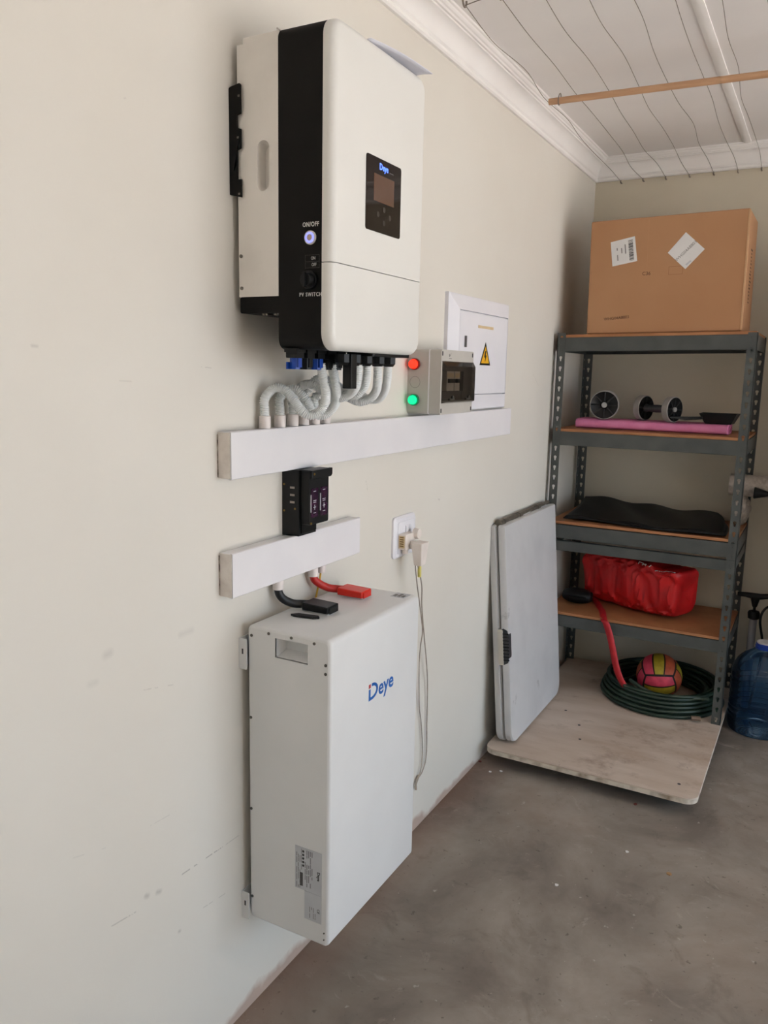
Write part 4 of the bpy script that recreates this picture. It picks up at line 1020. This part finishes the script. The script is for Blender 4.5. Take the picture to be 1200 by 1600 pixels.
# ------------------------------------------------------------------ folding table leaning on the wall
LEAN = math.atan2(0.071, 0.865)
tb = thing('folding_table', 'folded grey-white plastic folding table leaning against the left wall', 'table', (0.092, 0, BT + 0.004), local=True, rot=(0, -LEAN, 0))
TH = 0.872; ty0, ty1 = 2.835, 3.478
def leaf_mesh(x0, x1, inner_sign):
    # outline in (y, z): bottom corners rounded, top (fold) corners nearly square
    r = 0.055; o = []
    for cu, cv, a0 in ((ty1 - r, r, -90), (ty1 - .008, TH - .008, 0), (ty0 + .008, TH - .008, 90), (ty0 + r, r, 180)):
        rr = r if cv == r else .008
        for i in range(9):
            a = math.radians(a0 + 90 * i / 8); o.append((cu + rr * math.cos(a), cv + rr * math.sin(a)))
    loops = []
    for x, k in ((x0, .012 if inner_sign < 0 else .003), (x0 + .006, 0), (x1 - .006, 0), (x1, .012 if inner_sign > 0 else .003)):
        cy = (ty0 + ty1) / 2; cz = TH / 2
        loops.append([Vector((x, cy + (y - cy) * (1 - k / .33), cz + (z - cz) * (1 - k / .44))) for y, z in o])
    return MB().loft(loops)
obj('table_leaf', leaf_mesh(-0.031, -0.0015, 1), M_table, tb, angle=30)
obj('table_leaf', leaf_mesh(0.0015, 0.033, -1), M_table, tb, angle=30)
# hinge tubes and legs along the fold
hg = obj('hinge_tube', MB().cyl((0.001, ty0 + .03, TH + .006), (0.001, ty1 - .01, TH + .006), .009, n=16), M_tmetal, tb)
obj('hinge_knuckle', MB().cyl((0.001, ty0 + .02, TH + .005), (0.001, ty0 + .065, TH + .005), .0145, n=20), M_tmetal, tb)
for y, l in ((ty0 + .27, .09), (ty0 + .50, .08)):
    obj('hinge_plate', MB().box(0.009, .0145, y, y + l, TH - .012, TH + .004), M_table, tb, bevel=.001)
    obj('hinge_knuckle', MB().cyl((0.001, y - .03, TH + .005), (0.001, y + .05, TH + .005), .0125, n=18), M_tmetal, tb)
obj('leg_frame', MB().tube(smooth_path([(-0.0005, ty0 + .08, .06), (-0.0005, ty0 + .07, .5), (-.0005, ty0 + .10, .80)], .05), .001, n=6), M_tmetal, tb)
lt = obj('latch', MB().prism(rrect(-0.006, 0.014, 0.328, 0.468, .004, 3), [], side(ty0 + .002), 0, 0.012), M_tedge, tb, bevel=.001)
gpts = [(u_, w_ - .044) for u_, w_ in [(0.014, .372), (0.030, .380), (0.0345, .405), (.034, .445), (.0345, .485), (0.030, .508), (0.014, .516), (0.008, .512), (.008, .376)]]
gr = obj('grip', MB().prism(gpts, [], side(ty0 + .03), 0, 0.036), M_grip, tb, bevel=.002)
for i in range(9):
    z = .348 + i * .013
    obj('grip_rib', MB().box(.012, .0375, ty0 - .0085, ty0 - .0045, z - .002, z + .002), M_blk2, gr, bevel=.0008)
obj('latch_pin', MB().cyl((-.006, ty0 - .004, .341), (.012, ty0 - .004, .334), .004, n=10), M_tmetal, lt)

# ------------------------------------------------------------------ hose coil and ball
hs_ = thing('garden_hose', 'dark green garden hose coiled on the plywood board', 'hose', (0.535, 3.69, BT))
HC = Vector((0.535, 3.685)); rh = 0.0085
rnd = random.Random(11)
# one continuous hose winding up in uneven loops
pts = []
radii = [(.262, .0095), (.250, .010), (.236, .0095), (.257, .027), (.243, .027), (.226, .026), (.250, .044), (.233, .044), (.216, .043), (.243, .060), (.225, .061), (.205, .058), (.232, .076), (.200, .030), (.182, .012), (.190, .046), (.172, .030), (.196, .064), (.215, .080), (.238, .090)]
NS = 46
for li, (rr, hz) in enumerate(radii):
    nr, nz = radii[min(li + 1, len(radii) - 1)]
    ox, oy = rnd.uniform(-.006, .006), rnd.uniform(-.006, .006)
    for k in range(NS):
        t = k / NS; a = 2 * PI * t + 2.4
        r_ = rr + (nr - rr) * max(0, (t - .8) / .2); h_ = hz + (nz - hz) * max(0, (t - .8) / .2)
        wob = 0.004 * math.sin(3 * a + li * 2.1)
        pts.append(Vector((HC.x + ox * math.sin(PI * t) + (r_ + wob) * math.cos(a) * 1.0, HC.y + oy * math.sin(PI * t) + (r_ + wob) * math.sin(a) * .98, BT + h_ + 0.0025 + 0.0015 * math.sin(2 * a + li))))
obj('coil', MB().tube(pts, rh, n=8), M_hose, hs_, angle=180)
ends = [at(984, 1062, y=3.56), at(1005, 1076, y=3.53), at(1030, 1087, y=3.50), at(1060, 1092, y=3.50), at(1090, 1091, y=3.52), at(1106, 1092, y=3.56)]
obj('loose_end', MB().tube(smooth_path(ends, .01), rh, n=10), mat('pale_green_hose', S(76, 90, 76), S(60, 76, 64), rough=.45), hs_)
ft = at(1080, 1122, z=BT + .02); obj('hose_fitting', MB().cyl(ft, ft + Vector((.035, .012, 0)), .010, n=14), mat('brown_fitting', S(120, 96, 78), rough=.5), hs_)

bl = thing('ball', 'pink, orange and yellow panelled ball resting inside the hose coil', 'ball', (0.524, 3.67, BT), local=True, rot=(0.0, 0.0, 0.0))
BRr = 0.100
# panels: six faces of a cube, three strips each, swapped round like a volleyball
def ballpt(n_, u_, v_, a, b, r):
    return (Vector(n_) + Vector(u_) * math.tan(a * PI / 4) + Vector(v_) * math.tan(b * PI / 4)).normalized() * r
core = MB().lathe([(max(.0001, (BRr - .002) * math.sin(PI * i / 24)), -(BRr - .002) * math.cos(PI * i / 24)) for i in range(25)], (0, 0, 0), 48)
Rb = (Matrix.Rotation(math.radians(14), 4, 'Z') @ Matrix.Rotation(math.radians(26), 4, 'X') @ Matrix.Rotation(math.radians(-6), 4, 'Y')).to_3x3()
UPB = Vector((0, 0, BRr + .001))
for v in core.v: v += UPB
obj('core', core, M_seam, bl, angle=180)
faces6 = [((0, -1, 0), (1, 0, 0), (0, 0, 1), (M_bo, M_by, M_bp)), ((0, 1, 0), (1, 0, 0), (0, 0, 1), (M_by, M_bp, M_bo)), ((1, 0, 0), (0, 0, 1), (0, 1, 0), (M_bo, M_by, M_bo)), ((-1, 0, 0), (0, 0, 1), (0, 1, 0), (M_bp, M_bo, M_by)), ((0, 0, 1), (0, 1, 0), (1, 0, 0), (M_bp, M_by, M_bo)), ((0, 0, -1), (0, 1, 0), (1, 0, 0), (M_bo, M_bp, M_by))]
for n_, u_, v_, cols in faces6:
    for k in range(3):
        g = .085; b0 = -1 + 2 * k / 3 + g / 2; b1 = -1 + 2 * (k + 1) / 3 - g / 2
        pm2 = MB().grid(lambda s, t: Rb @ ballpt(n_, u_, v_, -1 + g + (2 - 2 * g) * s, b0 + (b1 - b0) * t, BRr) + UPB, 12, 5)
        obj('panel', pm2, cols[k], bl, angle=180)

# ------------------------------------------------------------------ water jug and pump
jx, jy = 0.944, 3.712
jg = thing('water_jug', 'large ribbed blue plastic water jug standing on the floor', 'jug', (jx, jy, 0))
R_ = 0.125; pf = [(0.0001, 0.012), (0.07, 0.010), (0.095, 0.002), (0.118, 0.004), (R_, 0.022)]
z = 0.035
while z < 0.225:
    pf += [(R_, z), (R_, z + .013), (R_ - .005, z + .017), (R_ - .005, z + .020)]; z += 0.025
pf += [(R_, z), (R_, z + .03), (R_ - .006, .285), (R_ - .02, .315), (R_ - .045, .342), (R_ - .072, .360), (0.040, .370), (.034, .376), (.034, .392)]
obj('bottle', MB().lathe(pf, (jx, jy, 0), 56), M_jug, jg, angle=50)
pin = [(max(.0001, r - .0025), h + .002) for r, h in pf[:-1]]
obj('neck_collar', MB().lathe([(.033, .372), (.040, .372), (.041, .384), (.038, .386), (.038, .394), (.033, .396), (.031, .384)], (jx, jy, 0), 40), M_jugb, jg)
obj('neck_rim', MB().lathe([(.0345, .392), (.036, .400), (.031, .402), (.029, .380)], (jx, jy, 0), 40), M_white, jg)
obj('carry_strap', MB().tube(smooth_path([(jx + .03, jy - .02, .388), (jx + .06, jy - .035, .402), (jx + .10, jy - .02, .405), (jx + .11, jy + .02, .403), (jx + .07, jy + .04, .400), (jx + .03, jy + .022, .388)], .006), .006, n=10), M_jugb, jg)
bp = thing('bicycle_pump', 'black T-handled floor pump standing behind the blue water jug', 'pump', (0.875, 3.905, 0))
px_, py_ = 0.875, 3.905
HB = 0.542
obj('barrel', MB().cyl((px_, py_, 0.015), (px_, py_, 0.455), .0165, n=24), mat('silver_barrel', S(160, 158, 160), rough=.35, metal=.3), bp)
obj('base', MB().box(px_ - .052, px_ + .09, py_ - .025, py_ + .025, 0, 0.018), M_blk2, bp, bevel=.004)
obj('collar', MB().lathe([(.0165, .44), (.024, .445), (.026, .47), (.022, .478), (.010, .482)], (px_, py_, 0), 24), M_blk2, bp)
obj('rod', MB().cyl((px_, py_, .478), (px_, py_, HB), .006, n=14), M_blk2, bp)
obj('handle', MB().tube([(px_ - .075, py_, HB + .006), (px_ - .04, py_, HB + .008), (px_ - .02, py_, HB + .006), (px_ + .02, py_, HB + .006), (px_ + .05, py_, HB + .012), (px_ + .13, py_, HB + .016)], lambda i: (.010, .0115, .014, .014, .012, .0105)[i], n=16), M_blk2, bp)
obj('handle_socket', MB().lathe([(.008, HB - .045), (.011, HB - .04), (.020, HB - .004), (.020, HB)], (px_, py_, 0), 20), M_blk2, bp)
obj('air_hose', MB().tube(smooth_path([(px_ + .02, py_ - .01, .03), (px_ + .05, py_ - .02, .30), (px_ + .03, py_ - .02, .44), (px_ + .045, py_ - .02, .50), (px_ + .08, py_ - .02, .515), (px_ + .12, py_ - .02, .48), (px_ + .13, py_, .30)], .01), .0055, n=10), M_blk2, bp)

# ------------------------------------------------------------------ unseen cupboard, added right of the jug to shade shelves and floor
cu_ = thing('shade_cupboard', 'unseen dark steel cupboard added right of the blue water jug to cast shade', 'cupboard', (1.5, 3.75, 0))
M_cup = mat('dark_brown_steel', S(70, 62, 56), S(62, 54, 48), scale=8, rough=0.5)
obj('carcass', MB().box(1.20, 1.80, 3.5, 4.0, 0.03, 1.98), M_cup, cu_, bevel=.004)
obj('plinth', MB().box(1.22, 1.78, 3.53, 3.99, 0, 0.03), M_black, cu_)
for a, b in ((1.205, 1.498), (1.502, 1.795)):
    d_ = obj('door', MB().box(a, b, 3.482, 3.499, 0.05, 1.96), M_cup, cu_, bevel=.002)
    hx = b - .03 if a < 1.4 else a + .03
    obj('handle', MB().box(hx - .006, hx + .006, 3.462, 3.482, 0.90, 1.04), M_metal, d_, bevel=.002)

# ------------------------------------------------------------------ drying wires and wooden pole under the ceiling
nearx = [.152, .250, .352, .453, .546, .650, .745, .850]
farx = [.123, .224, .324, .426, .528, .628, .722, .825]
ordn = ['first', 'second', 'third', 'fourth', 'fifth', 'sixth', 'seventh', 'eighth']
for i, (a, b) in enumerate(zip(nearx, farx)):
    rnd = random.Random(40 + i)
    P = []
    for k in range(9):
        t = k / 8; wob = 0.0 if k in (0, 8) else 1.0
        P.append(Vector((a + (b - a) * t + wob * rnd.uniform(-.009, .009), 2.085 + (3.998 - 2.085) * t, 2.452 + (2.412 - 2.452) * t + wob * rnd.uniform(-.006, .004))))
    P[-1].z = 2.412
    wr = tag(obj('ceiling_wire', MB().tube(smooth_path(P, .02), .00105, n=6), M_wire, None), 'thin ceiling wire, %s from the left wall' % ordn[i], 'wire', 'drying wires under the ceiling')
    obj('hook', MB().tube(smooth_path([(b, BK + .004, 2.408), (b, 4.006, 2.407), (b, 3.999, 2.409), (b, 3.996, 2.416)], .003), .0035, n=8), M_wire, wr)
    if i == 0:
        obj('hook', MB().tube(smooth_path([(a, 2.07, 2.520), (a, 2.068, 2.468), (a, 2.072, 2.452), (a, 2.083, 2.447), (a, 2.092, 2.456), (a, 2.092, 2.464)], .004), .0028, n=8), M_wire, wr)
        obj('cross_wire', MB().tube(smooth_path([(a, 2.083, 2.451), (a + .05, 2.08, 2.456), (nearx[1], 2.083, 2.462)], .01), .0013, n=6), M_wire, wr)
    else:
        obj('hook', MB().tube(smooth_path([(a, 2.07, 2.520), (a, 2.068, 2.468), (a, 2.072, 2.452), (a, 2.083, 2.447), (a, 2.092, 2.456)], .004), .0028, n=8), M_wire, wr)
po_ = thing('wooden_pole', 'thin varnished wooden pole hung across the ceiling wires', 'pole', (0.9, 2.83, 2.42))
obj('shaft', MB().cyl((0.150, 2.808, 2.421), (1.75, 2.880, 2.421), .0105, n=18), M_pole, po_, bevel=.002)
for x in (0.186, 1.2):
    y = 2.808 + (x - .15) * .045
    obj('wire_tie', MB().tube([Vector((x + .002 * math.sin(a), y + .013 * math.cos(a), 2.4255 + .018 * math.sin(a))) for a in [2 * PI * k / 20 for k in range(20)]], .0016, n=6, closed=True), M_wire, po_)

# ------------------------------------------------------------------ litter on the floor
def scatter(name, cat, spots, m, s, h):
    for (px, py, label) in spots:
        p = at(px, py, z=0); rnd = random.Random(px)
        l = [(p.x + s * rnd.uniform(.6, 1) * math.cos(a), p.y + s * rnd.uniform(.6, 1) * math.sin(a)) for a in [2 * PI * k / 7 for k in range(7)]]
        tag(obj(name, MB().prism(l, [], top(0), 0.0, h), m, None, smooth=False), label, cat, name.replace('_', ' ') + 's on the floor')
scatter('paint_chip', 'chip', [(980, 1331, 'white paint chip on the open floor in front of the plywood board'), (870, 1383, 'white paint chip on the floor nearest the battery'), (766, 1206, 'white paint chip by the wall foot at the plywood board corner'), (783, 1205, 'white paint chip just under the front edge of the plywood board')], M_paper, .0075, .0015)
scatter('dry_leaf_scrap', 'leaf', [(993, 1257, 'reddish leaf scrap below the middle of the plywood board front'), (750, 1190, 'reddish leaf scrap at the wall foot beside the plywood board')], mat('dry_red_leaf', S(120, 58, 48), rough=.8), .009, .002)
scatter('bark_crumb', 'crumb', [(1045, 1366, 'tan crumb on the bare floor right of the paint chips')], mat('tan_crumb', S(170, 132, 92), rough=.8), .009, .003)
